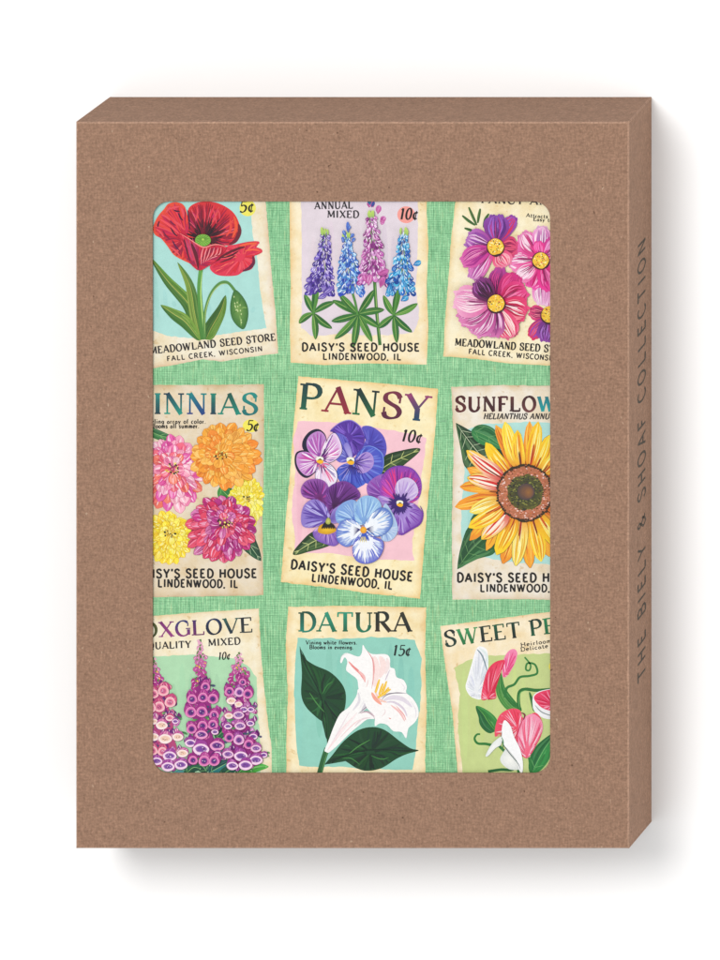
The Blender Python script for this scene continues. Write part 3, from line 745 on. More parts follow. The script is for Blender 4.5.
# ================================================================== 2 lupine packet
crop(280, 194, 4.5)
new_packet("top middle seed packet showing four purple, blue and pink lupine spikes, priced 10 cents",
   [(42, -200), (665, -200), (660, 80), (668, 240), (660, 420), (668, 600), (660, 768), (400, 762), (200, 770), (48, 758), (44, 600), (48, 420), (44, 200)], (250, 238, 206), (238, 206, 150), 34, .5)
wash([(92, -60), (618, -60), (622, 200), (612, 420), (628, 560), (600, 622), (400, 640), (300, 628), (140, 640), (96, 600), (100, 300)], (226, 214, 222), 4,
     [((110 + 40 * i, 120 + 70 * (i % 3)), (114 + 40 * i, 560 - 30 * (i % 4)), 30, jit((224, 210, 220), 4)) for i in range(12)])
begin("price_spot", label="coral pink spot behind 10 cents"); poly(ell(568, 93, 40, 38, 0, 340, 16), (246, 160, 150))
def palm(c, tips, w, name="lupine_leaf"):
    begin(name)
    for i, t_ in enumerate(tips):
        mx, my = (c[0] + t_[0]) / 2 + rnd.uniform(-6, 6), (c[1] + t_[1]) / 2 + rnd.uniform(-6, 6)
        ga = rnd.choice([(70, 134, 50), (92, 150, 60), (52, 116, 48)]); gb = rnd.choice([(34, 100, 44), (56, 122, 46), (44, 104, 40)])
        leaf([c, (mx, my), t_], w, ga, gb, (150, 184, 96), 0, prof=lambda t: math.sin(math.pi * t ** 1.05) ** .8, vw=3)
palm((150, 535), [(110, 450), (165, 405), (245, 485), (235, 605), (160, 655), (85, 582)], 30)
begin("lupine_stem")
stroke([(425, 380), (434, 520), (450, 680)], 15, (60, 120, 50), (50, 110, 44), prof='even'); stroke([(428, 400), (437, 530), (450, 660)], 4, (150, 190, 100))
palm((352, 540), [(236, 478), (268, 450), (425, 430), (470, 520), (448, 600), (415, 665), (330, 690), (246, 652), (232, 572)], 32)
palm((512, 545), [(465, 455), (540, 420), (620, 492), (595, 622), (526, 670), (442, 602)], 30)
begin("lupine_stem")
for a, b_ in (((168, 380), (150, 540)), ((322, 430), (350, 545)), ((530, 400), (512, 545))):
    stroke([a, ((a[0] + b_[0]) / 2 + 3, (a[1] + b_[1]) / 2), b_], 10, (80, 140, 60), prof='even')
def lupine(top, bot, prof, pal, hi, dk, label, tipcol=(196, 222, 110), size=26):
    begin("lupine_spike", label=label)
    n = 15
    for i in range(n + 1):
        t = 1 - i / n                                # paint from the bottom upwards
        cx = top[0] + (bot[0] - top[0]) * t; cy = top[1] + (bot[1] - top[1]) * t
        hw = prof(t) * .80 * (.72 + .28 * t); m_ = max(3, int(hw * 2 / 20) + 2)
        us = [(-1 + 2 * (j + .5) / m_) for j in range(m_)]; us.sort(key=lambda u: -abs(u))
        for u in us:
            px, py = cx + u * hw * rnd.uniform(.85, 1.1), cy + abs(u) * 22 + rnd.uniform(-6, 6)
            sz = size * (.75 + .55 * t) * rnd.uniform(.8, 1.25)
            a = math.pi / 2 + (-u * .9) + rnd.uniform(-.4, .4)
            c = jit(rnd.choice(pal), 14)
            dx, dy = math.cos(a) * sz, math.sin(a) * sz
            petal((px, py - sz * .3), (px + dx, py - sz * .3 + dy), sz * .62, mixc(c, dk, .45), c, [hi, mixc(c, hi, .5), dk], 2, 4.2, line=mixc(dk, c, .25) if rnd.random() < .5 else None, lw=1.5, blunt=.55)
            if rnd.random() < .7:
                q = (px + rnd.uniform(-5, 5), py - sz * .35)
                a2 = a + rnd.uniform(-.9, .9); petal(q, (q[0] + sz * .7 * math.cos(a2), q[1] + sz * .7 * math.sin(a2)), sz * .3, hi, mixc(c, hi, .45), blunt=.5)
            if rnd.random() < .16: stroke([(px, py - sz * .5), (px + 3, py), (px + rnd.uniform(-5, 5), py + sz * .4)], 3.5, (120, 160, 80))
    for k in range(5):
        x = top[0] + rnd.uniform(-16, 16); petal((x, top[1] + 16), (x + rnd.uniform(-6, 6), top[1] - 20 + rnd.uniform(-8, 8)), 10, (150, 190, 90), tipcol, line=None)
lupine((300, 185), (322, 425), lambda t: 14 + 62 * t ** .7 * (1 - .3 * t ** 3), [(80, 154, 226), (52, 108, 208), (126, 190, 240), (40, 76, 186)], (240, 248, 255), (34, 62, 140), "second lupine spike from left, mid blue", size=27)
for (a, b_) in (((308, 175), (306, 122)), ((298, 190), (286, 160)), ((318, 195), (334, 176)), ((306, 160), (318, 140)), ((290, 215), (282, 190)), ((326, 215), (338, 195))):
    petal(a, b_, 15, (60, 90, 180), (80, 120, 210), [(150, 180, 230)], 1, 3)
lupine((204, 170), (180, 425), lambda t: 16 + 52 * t ** .7, [(94, 70, 184), (74, 46, 160), (130, 104, 204), (60, 36, 136)], (232, 224, 248), (48, 30, 104), "leftmost lupine spike, deep violet", size=26)
for (a, b_) in (((140, 400), (124, 440)), ((190, 455), (240, 418)), ((172, 470), (210, 450)), ((150, 380), (118, 392)), ((190, 440), (204, 410))):
    petal(a, b_, 22, (84, 60, 156), (124, 100, 190), [(190, 176, 226)], 2, 3, line=(60, 40, 120), lw=1)
lupine((412, 90), (425, 370), lambda t: 22 + 46 * t ** .8, [(190, 80, 172), (214, 126, 198), (156, 48, 142), (226, 160, 212)], (255, 240, 252), (104, 34, 100), "tallest lupine spike, magenta pink", size=28)
for (a, b_) in (((420, 60), (412, 30)), ((440, 90), (446, 50)), ((455, 130), (472, 100)), ((400, 60), (408, 36)), ((395, 400), (380, 360)), ((452, 420), (470, 370)), ((398, 410), (410, 360)), ((440, 360), (490, 340)), ((450, 120), (470, 130))):
    petal(a, b_, 26, (190, 80, 150), (206, 110, 180), [(236, 180, 220), (150, 50, 130)], 2, 3)
petal((406, 50), (402, 22), 18, (60, 90, 150), (30, 130, 160)); petal((412, 60), (424, 34), 14, (60, 60, 140), (50, 90, 170))
lupine((560, 170), (540, 425), lambda t: 14 + 50 * t ** .7, [(34, 160, 222), (18, 112, 200), (84, 196, 236), (14, 80, 172)], (226, 244, 255), (16, 62, 132), "rightmost lupine spike, bright cyan blue", size=26)
for (a, b_) in (((600, 320), (634, 302)), ((500, 400), (488, 450)), ((580, 440), (606, 418)), ((545, 480), (578, 462)), ((505, 430), (505, 456))):
    petal(a, b_, 24, (24, 110, 186), (60, 170, 216), [(180, 222, 244)], 2, 3, line=(20, 70, 140), lw=1)
begin("title_lettering", M_TYPE); text("ANNUAL", (155, 68), (328, 65), 32, 'slab', (44, 40, 46)); text("MIXED", (212, 106), (356, 107), 32, 'slab', (44, 40, 46))
text("LUPINE", (110, -40), (500, -40), 80, 'title', BLK)
begin("price_lettering", M_TYPE); text("10$", (536, 114), (620, 114), 50, 'price', BLK, skew=.18)
begin("store_name_lettering", M_TYPE); text("DAISY'S SEED HOUSE", (97, 706), (629, 707), 35, 'sans', BLK, wob=.03); text("LINDENWOOD, IL", (192, 745), (546, 747), 29, 'sans', BLK, wob=.03)

# ================================================================== 3 cosmos packet
crop(430, 194, 5.333)
new_packet("top right seed packet showing pink and magenta cosmos flowers on cream",
   [(138, -270), (140, 0), (112, 250), (95, 500), (78, 700), (72, 865), (250, 880), (430, 905), (640, 915), (950, 930), (950, -270)], (250, 240, 208), (234, 208, 156), 34)
crop(450, 210, 6.923)
begin("cosmos_leaves")
for pts in ([(130, -20), (160, 50), (185, 105)], [(210, -10), (200, 40), (192, 90)], [(270, 25), (245, 65), (232, 120)], [(85, 38), (130, 75), (175, 105)], [(100, 125), (140, 138), (170, 150)]):
    leaf(pts, 20, (74, 118, 50), (44, 84, 40), None, prof=lambda t: .5 + .5 * math.sin(math.pi * t))
def cosmos(c, r, petals, label):
    begin("cosmos_flower", label=label)
    for tip, w_, cb, ct, st in petals:
        tip = (c[0] + (tip[0] - c[0]) * .97, c[1] + (tip[1] - c[1]) * .97); ct = mixc(ct, (255, 120, 200), .10); cb = mixc(cb, (240, 20, 120), .12)
        d = math.hypot(tip[0] - c[0], tip[1] - c[1])
        petal(c, tip, w_ * 1.20, cb, ct, st, max(6, int(w_ / 7)), 7.5, blunt=.66, rag=max(3, int(w_ / 26)), r0=.10, pw=.72)
        # dark lines radiating out of the eye
        for k in range(int(w_ / 22)):
            a = math.atan2(tip[1] - c[1], tip[0] - c[0]) + rnd.uniform(-.3, .3) * w_ / d
            t1 = rnd.uniform(.45, .8)
            stroke([(c[0] + r * math.cos(a), c[1] + r * math.sin(a)), (c[0] + d * t1 * .7 * math.cos(a) + 2, c[1] + d * t1 * .7 * math.sin(a)), (c[0] + d * t1 * math.cos(a), c[1] + d * t1 * math.sin(a))], 4.5, mixc(cb, (60, 0, 50), .5))
    poly([(c[0] + (r + 6) * math.cos(a / 12 * math.tau) * rnd.uniform(.94, 1.06), c[1] + 5 + (r + 6) * math.sin(a / 12 * math.tau) * rnd.uniform(.94, 1.06)) for a in range(12)], (60, 20, 34))
    Blob([(c[0] + (r - 1) * math.cos(a / 14 * math.tau) * rnd.uniform(.94, 1.06), c[1] + (r - 1) * math.sin(a / 14 * math.tau) * rnd.uniform(.94, 1.06)) for a in range(14)], (246, 206, 70), (240, 190, 50))
    for k in range(60):
        a, q = rnd.uniform(0, math.tau), r * math.sqrt(rnd.random()) * .9
        x, y = c[0] + q * math.cos(a), c[1] + q * math.sin(a); z = rnd.uniform(3, 6.5)
        poly(ell(x, y, z, z * rnd.uniform(.6, 1), 0, 300, 6), rnd.choice([(252, 236, 130), (250, 220, 90), (236, 160, 50), (226, 110, 60), (252, 244, 190), (250, 210, 60)]), False)
    for k in range(13):
        a, q = rnd.uniform(0, math.tau), r * rnd.uniform(.3, .8)
        poly(ell(c[0] + q * math.cos(a) - 6, c[1] + q * math.sin(a), 3.6, 3.6, 0, 300, 6), (40, 30, 20), False)
cosmos((690, 722), 56, [((548, 700), 90, (180, 20, 90), (222, 70, 120), [(240, 130, 150), (150, 30, 90)]), ((555, 890), 90, (130, 30, 130), (214, 40, 90), [(150, 70, 180), (236, 100, 130)]),
    ((665, 915), 130, (90, 30, 120), (130, 60, 160), [(170, 110, 200), (90, 30, 110)]), ((800, 860), 130, (110, 30, 120), (190, 60, 150), [(230, 150, 200)]), ((860, 700), 130, (160, 30, 110), (220, 90, 150), [(240, 160, 200)]), ((740, 560), 120, (180, 30, 120), (230, 120, 180), [(250, 200, 220)])], "lowest cosmos bloom, purple, half hidden by the window edge")
cosmos((632, 345), 56, [((640, 668), 120, (226, 40, 150), (238, 200, 226), [(252, 236, 246), (200, 130, 180), (236, 170, 210)]), ((560, 540), 130, (230, 20, 130), (232, 70, 160), [(250, 170, 210), (200, 20, 110)]), ((700, 560), 120, (220, 20, 120), (236, 50, 150), [(250, 130, 190), (190, 20, 110)]), ((402, 355), 145, (222, 40, 130), (238, 150, 196), [(250, 210, 228), (226, 90, 160), (252, 230, 240)]),
    ((455, 480), 110, (222, 40, 130), (240, 150, 190), [(250, 220, 235)]), ((498, 155), 125, (214, 30, 120), (234, 140, 190), [(250, 214, 232), (200, 50, 120)]), ((640, 105), 110, (220, 40, 150), (236, 190, 222), [(252, 234, 244), (180, 100, 170)]), ((780, 200), 120, (210, 30, 130), (200, 80, 160), [(240, 160, 210)]), ((860, 380), 130, (220, 30, 130), (230, 100, 170), [(250, 190, 220)]),
    ((615, 210), 70, (226, 30, 130), (230, 50, 140), [(246, 110, 180)])], "right cosmos bloom, hot pink with pale petal ends")
cosmos((318, 250), 57, [((470, 262), 130, (170, 20, 80), (214, 60, 110), [(236, 90, 120), (150, 20, 80)]), ((452, 40), 90, (130, 40, 130), (146, 70, 176), [(216, 40, 90), (170, 100, 200), (200, 30, 90)]), ((322, 28), 150, (110, 30, 120), (124, 66, 168), [(160, 100, 200), (96, 36, 130), (190, 50, 140)]),
    ((112, 195), 160, (150, 60, 150), (176, 110, 190), [(226, 190, 226), (140, 60, 160), (220, 170, 214)]), ((400, 385), 120, (226, 50, 100), (240, 130, 160), [(250, 180, 190), (230, 70, 110)]), ((150, 480), 110, (220, 60, 140), (204, 130, 196), [(240, 190, 226), (180, 80, 160)]), ((84, 368), 120, (190, 40, 140), (214, 96, 170), [(236, 140, 190), (170, 40, 140)])], "upper left cosmos bloom, violet and lilac")
cosmos((325, 640), 60, [((352, 392), 110, (110, 20, 90), (170, 50, 140), [(130, 20, 100), (220, 60, 140)]), ((470, 440), 140, (150, 10, 80), (206, 30, 120), [(236, 80, 150), (110, 0, 60), (220, 50, 120)]), ((535, 545), 150, (190, 16, 80), (228, 60, 130), [(244, 120, 170), (170, 10, 70)]), ((535, 720), 170, (210, 20, 80), (228, 60, 110), [(246, 130, 150), (190, 20, 70), (250, 220, 220)]),
    ((440, 885), 140, (220, 40, 90), (236, 110, 140), [(250, 190, 190), (214, 30, 80), (252, 226, 220)]), ((305, 880), 130, (100, 20, 90), (206, 110, 170), [(240, 190, 220), (150, 60, 130)]), ((165, 860), 150, (150, 40, 120), (222, 140, 190), [(246, 210, 230), (190, 80, 150)]), ((60, 760), 150, (170, 60, 130), (220, 130, 180), [(246, 200, 226), (120, 30, 90), (200, 90, 160)]),
    ((28, 610), 190, (214, 100, 160), (242, 184, 210), [(250, 226, 236), (230, 140, 190), (252, 214, 226)]), ((190, 475), 130, (60, 10, 50), (122, 40, 120), [(40, 6, 40), (170, 90, 170), (60, 10, 60)])], "largest cosmos bloom at lower left, pink and crimson")
crop(430, 194, 5.333)
begin("title_lettering", M_TYPE); text("FANCY ANNUALS", (272, 48), (860, 66), 42, 'slab', (60, 50, 46))
begin("caption_lettering", M_TYPE); text("Attracts butterflies.", (512, 122), (800, 141), 20, 'news', BLK); text("Easy to grow.", (550, 143), (740, 155), 20, 'news', BLK)
begin("store_name_lettering", M_TYPE); text("MEADOWLAND SEED STORE", (132, 808), (752, 852), 39, 'slab', BLK); text("FALL CREEK, WISCONSIN", (205, 852), (671, 890), 27, 'sans', (44, 38, 36))

# ================================================================== 4 zinnia packet
crop(144, 375, 4.174)
new_packet("middle left seed packet showing pink, orange, yellow and crimson zinnias, priced 5 cents",
   [(-190, 40), (200, 42), (500, 38), (502, 300), (494, 600), (498, 920), (250, 925), (-190, 930)], (232, 218, 194), (206, 182, 148), 30)
begin("title_lettering", M_TYPE)
TL, NV = (20, 128, 120), (24, 50, 96)
text("ZINNIAS", (-44, 163), (478, 165), 88, 'title', BLK, cols=[((30, 120, 110), (20, 60, 90)), ((40, 140, 130), (24, 60, 70)), ((20, 60, 80), (30, 150, 130)), ((20, 130, 130), (30, 60, 130)), ((30, 130, 110), (24, 60, 80)), ((20, 80, 70), (20, 140, 120)), ((30, 140, 130), (20, 110, 110))])
begin("caption_lettering", M_TYPE); text("Dazzling array of color.", (-12, 203), (258, 203), 19, 'news', (40, 34, 30)); text("Blooms all summer.", (26, 222), (230, 222), 19, 'news', (40, 34, 30))
begin("price_spot", label="pale yellow spot behind 5 cents"); poly(ell(446, 212, 34, 27, 0, 340, 14), (244, 232, 90))
begin("price_lettering", M_TYPE); text("5$", (424, 232), (478, 234), 44, 'price', BLK, skew=.16)
crop(150, 418, 6.207)
begin("zinnia_leaf")
leaf([(-40, 60), (60, 108), (150, 125)], 60, (60, 130, 70), (40, 100, 60), (150, 200, 120), 3)
begin("zinnia_leaf")
leaf([(520, 620), (600, 760), (690, 888)], 110, (34, 86, 56), (30, 70, 50), (190, 214, 170), 4, vw=3.5)
begin("zinnia_leaf")
leaf([(430, 430), (480, 480), (560, 560)], 100, (70, 150, 70), (44, 120, 60), (150, 200, 120), 3)
def zinnia(c, rx, ry, eye, pal, hi, dk, label, rings=6, eyecol=((246, 226, 120), (40, 40, 20)), off=(0, 0), size=1.0):
    begin("zinnia_flower", label=label)
    poly(ell(c[0], c[1], rx * .82, ry * .82, 0, 345, 20), mixc(pal[0], dk, .45))
    for q in range(rings):
        f = 1 - q / rings * .78
        n = int(21 - q * 2.0)
        ph = rnd.uniform(0, 1)
        for k in rnd.sample(range(n), n):
            a = math.tau * (k + ph + rnd.uniform(-.22, .22)) / n
            mx = eye[0] * (1 - f) + c[0] * f; my = eye[1] * (1 - f) + c[1] * f
            rr = f * rnd.uniform(.92, 1.05)
            tip = (mx + rx * rr * math.cos(a), my + ry * rr * math.sin(a))
            base = (eye[0] + (tip[0] - eye[0]) * max(.08, .36 - q * .05), eye[1] + (tip[1] - eye[1]) * max(.08, .36 - q * .05))
            w_ = (rx + ry) / 2 * size * (.30 - .020 * q) * rnd.uniform(.8, 1.15)
            col = jit(rnd.choice(pal), 10)
            petal(base, tip, w_, mixc(col, dk, .42), mixc(col, hi, .12), [mixc(col, hi, .85), mixc(col, hi, .5), mixc(col, dk, .35)], 4, w_ * .15, line=mixc(dk, col, .36), lw=2.4, blunt=.62, cm=col)
    for k in range(34):
        a, q = rnd.uniform(0, math.tau), rx * .16 * math.sqrt(rnd.random())
        x, y = eye[0] + q * math.cos(a) * 1.35, eye[1] + q * math.sin(a) * 1.1; z = rnd.uniform(4, 8)
        poly(ell(x, y, z, z * .8, rnd.uniform(0, 90), 300, 6), rnd.choice([eyecol[0], eyecol[0], (220, 180, 60), eyecol[1], eyecol[1]]), False)
zinnia((600, 520), 112, 160, (600, 500), [(250, 232, 60), (246, 220, 40), (252, 240, 110)], (255, 250, 190), (190, 170, 40), "yellow zinnia behind, at the right edge of its packet", 4)
zinnia((105, 745), 165, 170, (125, 712), [(250, 224, 40), (246, 210, 30), (252, 236, 90)], (255, 250, 180), (196, 130, 30), "yellow zinnia at bottom left of its packet", 5)
zinnia((135, 345), 212, 245, (140, 312), [(238, 120, 170), (246, 150, 180), (240, 96, 120), (226, 80, 160), (248, 180, 200), (240, 110, 90)], (255, 236, 240), (170, 30, 90), "pink and coral zinnia at left of its packet", 5)
zinnia((468, 240), 222, 212, (440, 225), [(246, 154, 40), (250, 170, 56), (240, 134, 34), (252, 184, 80)], (254, 214, 130), (176, 100, 24), "orange zinnia at the top of its packet", 5)
zinnia((436, 695), 218, 218, (470, 650), [(206, 30, 80), (190, 26, 110), (226, 60, 90), (170, 30, 120), (214, 110, 170), (232, 80, 110)], (248, 200, 226), (96, 8, 60), "crimson and plum zinnia at the bottom of its packet", 5)
crop(144, 375, 4.174)
begin("store_name_lettering", M_TYPE); text("DAISY'S SEED HOUSE", (-34, 847), (472, 846), 36, 'sans', BLK, wob=.03); text("LINDENWOOD, IL", (57, 885), (393, 888), 32, 'sans', BLK, wob=.03)

# ================================================================== 5 pansy packet
crop(275, 375, 4.174)
new_packet("central tilted seed packet showing purple and blue pansies on pink, priced 10 cents",
   [(98, 5), (300, 22), (480, 38), (680, 58), (668, 250), (640, 500), (622, 720), (606, 934), (400, 912), (200, 885), (25, 864), (45, 600), (62, 420), (78, 200)], (252, 240, 198), (240, 208, 146), 34)
wash([(96, 192), (300, 200), (520, 236), (632, 260), (604, 500), (572, 700), (578, 776), (400, 770), (200, 740), (84, 742), (70, 560), (84, 400), (76, 280)], (246, 198, 208), 4,
     [((110 + 38 * i, 250 + 60 * (i % 3)), (102 + 38 * i, 700 - 40 * (i % 4)), 30, jit((248, 194, 206), 4)) for i in range(12)])
begin("title_lettering", M_TYPE)
text("PANSY", (98, 142), (642, 196), 108, 'title', BLK, cols=[((24, 58, 62), (22, 96, 70)), ((120, 30, 56), (150, 40, 56)), ((18, 40, 44), (30, 104, 60)), ((120, 40, 66), (86, 30, 60)), ((150, 60, 110), (16, 66, 96))], xs=1.0)
begin("price_lettering", M_TYPE); text("10$", (524, 276), (612, 284), 50, 'price', BLK, skew=.18)
crop(290, 415, 5.294)
begin("pansy_leaf")
leaf([(440, 320), (520, 262), (600, 222), (690, 180)], 96, (44, 74, 34), (30, 60, 30), (186, 196, 120), 4, prof=lambda t: math.sin(math.pi * t ** .62) ** .75, vw=5, line=(24, 44, 22))
begin("pansy_leaf")
leaf([(240, 640), (150, 660), (90, 690), (16, 738)], 96, (36, 66, 36), (52, 84, 40), (190, 200, 130), 4, prof=lambda t: math.sin(math.pi * t ** .62) ** .75, vw=5, line=(24, 44, 22))
def eye(x, y, r, dark=(20, 60, 40)):
    poly([(x - r, y - r * .7), (x, y - r * 1.0), (x + r * .9, y - r * .6), (x + r * .6, y + r * .3), (x - r * .8, y + r * .3)], (244, 244, 226))
    poly([(x - r * .7, y), (x, y - r * .5), (x + r * .7, y)], dark, False)
    poly([(x - r, y + r * .2), (x, y - r * .1), (x + r * .9, y + r * .2), (x + r * .5, y + r * .9), (x - r * .4, y + r * .8)], (246, 184, 34))
begin("pansy_flower", label="indigo and violet pansy at top middle")
c = (320, 245)
B = Blob([(375, 190), (400, 130), (380, 66), (430, 60), (490, 104), (512, 170), (495, 225), (430, 210)], (72, 60, 168), (92, 84, 190), (390, 190), cm=(70, 66, 176)); B.rays(20, .3, .95, [(60, 50, 150), (96, 96, 200), (110, 104, 206)], 7)
B = Blob([(212, 84), (260, 42), (322, 27), (372, 60), (396, 112), (386, 170), (345, 215), (310, 225), (290, 140), (240, 94)], (56, 24, 120), (104, 74, 182), (330, 205), cm=(84, 46, 156)); B.rays(36, .25, .95, [(66, 34, 136), (112, 74, 186), (92, 60, 176), (130, 100, 206)], 8)
stroke([(214, 84), (262, 42), (322, 28), (372, 62), (394, 110)], 5, (140, 120, 214))
B = Blob([(320, 240), (262, 250), (222, 200), (215, 130), (240, 95), (290, 110), (320, 170), (328, 220)], (60, 40, 140), (100, 94, 196), (318, 230), cm=(110, 112, 208)); B.rays(22, .2, .95, [(70, 64, 170), (150, 150, 226), (84, 80, 186)], 6)
B = Blob([(250, 285), (300, 255), (340, 270), (400, 350), (372, 380), (335, 392), (290, 372), (256, 340)], (60, 50, 150), (66, 100, 204), (325, 262), cm=(80, 92, 200)); B.rays(26, .25, .95, [(60, 70, 180), (120, 140, 224), (160, 150, 220), (50, 60, 170)], 6)
B = Blob([(335, 255), (360, 200), (400, 170), (450, 168), (490, 210), (496, 280), (462, 348), (405, 362), (350, 312)], (90, 60, 170), (62, 84, 196), (345, 250), cm=(96, 92, 200)); B.rays(34, .5, .96, [(70, 80, 190), (110, 130, 220), (56, 64, 176)], 7)
B = Blob([(345, 252), (370, 212), (410, 195), (440, 220), (440, 270), (400, 305), (360, 300)], (110, 80, 186), (176, 146, 214), (345, 252), cm=(160, 130, 208)); B.rays(16, .3, .95, [(130, 100, 196), (200, 176, 230), (90, 60, 170)], 5)
stroke([(384, 170), (430, 165), (482, 196), (496, 240), (492, 290)], 5, (124, 148, 226))
B.rays(12, .05, .6, [(50, 26, 110)], 4); 
for q in range(9):
    stroke([(316, 265), (305 + q * 8, 290), (290 + q * 12, 318)], 3.5, (46, 30, 120))
Blob([(322, 235), (300, 200), (285, 160), (302, 145), (322, 170), (332, 215)], (190, 180, 230), (130, 120, 206), (325, 230)); eye(322, 243, 21)
begin("pansy_flower", label="small white and orchid pansy with dark rim at upper left")
c = (158, 240)
for pts in ([(150, 225), (75, 190), (66, 140), (100, 90), (150, 74), (190, 110), (190, 180)], [(150, 245), (95, 190), (36, 196), (24, 250), (46, 308), (90, 334), (140, 296)]):
    poly(pts, (22, 20, 52))
B = Blob([(150, 228), (98, 190), (88, 140), (112, 102), (156, 86), (188, 118), (188, 180)], (140, 60, 160), (196, 140, 206), (158, 235), cm=(172, 96, 184)); B.rays(26, .2, .95, [(214, 170, 224), (190, 80, 180), (240, 220, 244), (150, 60, 170)], 6)
B = Blob([(150, 245), (100, 198), (44, 202), (34, 250), (56, 298), (95, 322), (140, 290)], (150, 40, 140), (206, 150, 210), (156, 242), cm=(190, 100, 186)); B.rays(26, .2, .95, [(230, 190, 230), (210, 70, 160), (248, 234, 248), (150, 60, 160)], 6)
B = Blob([(162, 232), (184, 168), (208, 114), (240, 96), (270, 150), (272, 202), (232, 242), (192, 252)], (150, 40, 150), (236, 216, 240), (160, 238), cm=(206, 120, 200), line=(30, 26, 60)); B.rays(30, .25, .95, [(250, 240, 250), (220, 80, 170), (236, 190, 230), (110, 50, 150)], 6); B.rays(9, .1, .45, [(70, 20, 100)], 5)
B = Blob([(165, 250), (206, 256), (246, 300), (246, 350), (202, 386), (150, 366), (136, 310)], (220, 80, 150), (236, 232, 246), (165, 252), cm=(244, 214, 236), line=(60, 50, 110)); B.rays(30, .25, .95, [(255, 250, 255), (236, 100, 150), (226, 200, 232), (150, 140, 190)], 5.5); B.rays(8, .1, .4, [(210, 50, 120), (90, 30, 110)], 5)
eye(160, 238, 20)
begin("pansy_flower", label="purple and magenta pansy at right")
B = Blob([(415, 425), (408, 372), (448, 330), (505, 312), (525, 370), (500, 430), (450, 440)], (100, 40, 130), (150, 96, 186), (500, 430), cm=(134, 72, 170)); B.rays(24, .25, .95, [(170, 120, 200), (110, 50, 150), (150, 60, 170)], 6)
B = Blob([(495, 450), (474, 390), (484, 330), (524, 284), (582, 268), (650, 284), (692, 340), (696, 402), (672, 450), (600, 470)], (190, 30, 120), (140, 66, 180), (578, 462), cm=(186, 50, 160)); B.rays(56, .3, .96, [(220, 50, 130), (150, 40, 160), (200, 80, 190), (110, 30, 140), (230, 80, 150)], 6.5)
stroke([(484, 332), (524, 286), (582, 270), (650, 286), (690, 338)], 6, (120, 60, 176))
B = Blob([(580, 465), (558, 405), (570, 350), (620, 330), (664, 355), (680, 410), (645, 450)], (150, 110, 200), (214, 196, 232), (585, 460), cm=(200, 176, 226)); B.rays(18, .4, .95, [(232, 220, 244), (180, 150, 214)], 6)
B = Blob([(575, 470), (530, 438), (468, 428), (490, 482), (540, 562), (572, 545)], (110, 70, 170), (170, 136, 212), (576, 470)); B.rays(16, .3, .95, [(196, 170, 226), (130, 90, 186)], 6)
B = Blob([(580, 478), (645, 462), (700, 512), (692, 570), (640, 606), (592, 636), (562, 602), (552, 540)], (130, 90, 190), (120, 66, 170), (585, 480), cm=(176, 146, 218)); B.rays(22, .45, .92, [(196, 170, 228), (150, 110, 200), (120, 60, 170)], 7)
stroke([(560, 630), (600, 628), (640, 604), (690, 572), (704, 520), (690, 480)], 10, (110, 50, 160))
for i in range(26):
    a = math.tau * i / 26; r1 = rnd.uniform(34, 72)
    stroke([(583 + 8 * math.cos(a), 470 + 8 * math.sin(a)), (583 + r1 * .6 * math.cos(a), 470 + r1 * .6 * math.sin(a)), (583 + r1 * math.cos(a), 472 + r1 * 1.1 * math.sin(a))], 11, (54, 24, 110))
eye(584, 468, 18)
begin("pansy_flower", label="plum pansy with black and yellow throat at lower left")
B = Blob([(72, 432), (58, 390), (90, 345), (160, 338), (206, 380), (212, 500), (130, 450)], (96, 20, 90), (150, 86, 170), (205, 505), cm=(124, 52, 144)); B.rays(30, .3, .96, [(160, 90, 180), (110, 40, 130), (90, 24, 110), (176, 60, 150)], 7)
B = Blob([(205, 510), (192, 410), (230, 364), (300, 350), (364, 398), (366, 440), (290, 470), (225, 530)], (50, 10, 60), (120, 56, 150), (208, 515), cm=(92, 30, 112)); B.rays(44, .3, .97, [(140, 80, 170), (80, 24, 100), (60, 14, 80), (110, 50, 140)], 6)
B = Blob([(205, 555), (135, 592), (70, 588), (60, 530), (80, 470), (130, 444), (182, 470), (208, 520)], (90, 60, 160), (142, 120, 200), (205, 550), cm=(140, 120, 206)); B.rays(30, .25, .96, [(170, 156, 226), (110, 90, 180), (90, 60, 160), (190, 180, 236)], 8)
stroke([(205, 548), (160, 510), (110, 490)], 10, (80, 50, 150)); stroke([(205, 552), (150, 540), (90, 545)], 8, (96, 70, 170))
B = Blob([(230, 500), (290, 470), (300, 520), (250, 570), (215, 560)], (100, 80, 170), (160, 140, 210), (215, 555))
B = Blob([(200, 565), (246, 596), (268, 655), (240, 692), (190, 682), (140, 660), (122, 618), (158, 590)], (150, 100, 190), (116, 80, 176), (200, 575), cm=(184, 142, 214)); B.rays(26, .4, .95, [(204, 170, 228), (140, 96, 190), (110, 70, 170)], 7)
Blob([(160, 582), (200, 572), (238, 590), (244, 614), (200, 630), (150, 618)], (246, 200, 40), (206, 150, 20))
for i in range(9): stroke([(196, 560), (180 + i * 6, 580), (168 + i * 9, 602)], 9, (24, 16, 18))
Blob([(190, 560), (203, 540), (218, 556), (212, 575), (196, 575)], (214, 210, 110), (150, 160, 70))
begin("pansy_flower", label="pale blue and white pansy at bottom middle")
B = Blob([(500, 470), (545, 520), (572, 590), (560, 640), (520, 668), (480, 640)], (150, 180, 226), (176, 200, 232), (500, 600)); B.rays(14, .3, .95, [(196, 216, 240), (140, 170, 220)], 8)
B = Blob([(250, 565), (243, 512), (280, 464), (342, 448), (372, 500), (352, 570), (290, 580)], (80, 110, 200), (130, 166, 222), (370, 570), cm=(120, 160, 222)); B.rays(30, .25, .96, [(150, 186, 234), (100, 136, 210), (170, 206, 240)], 8)
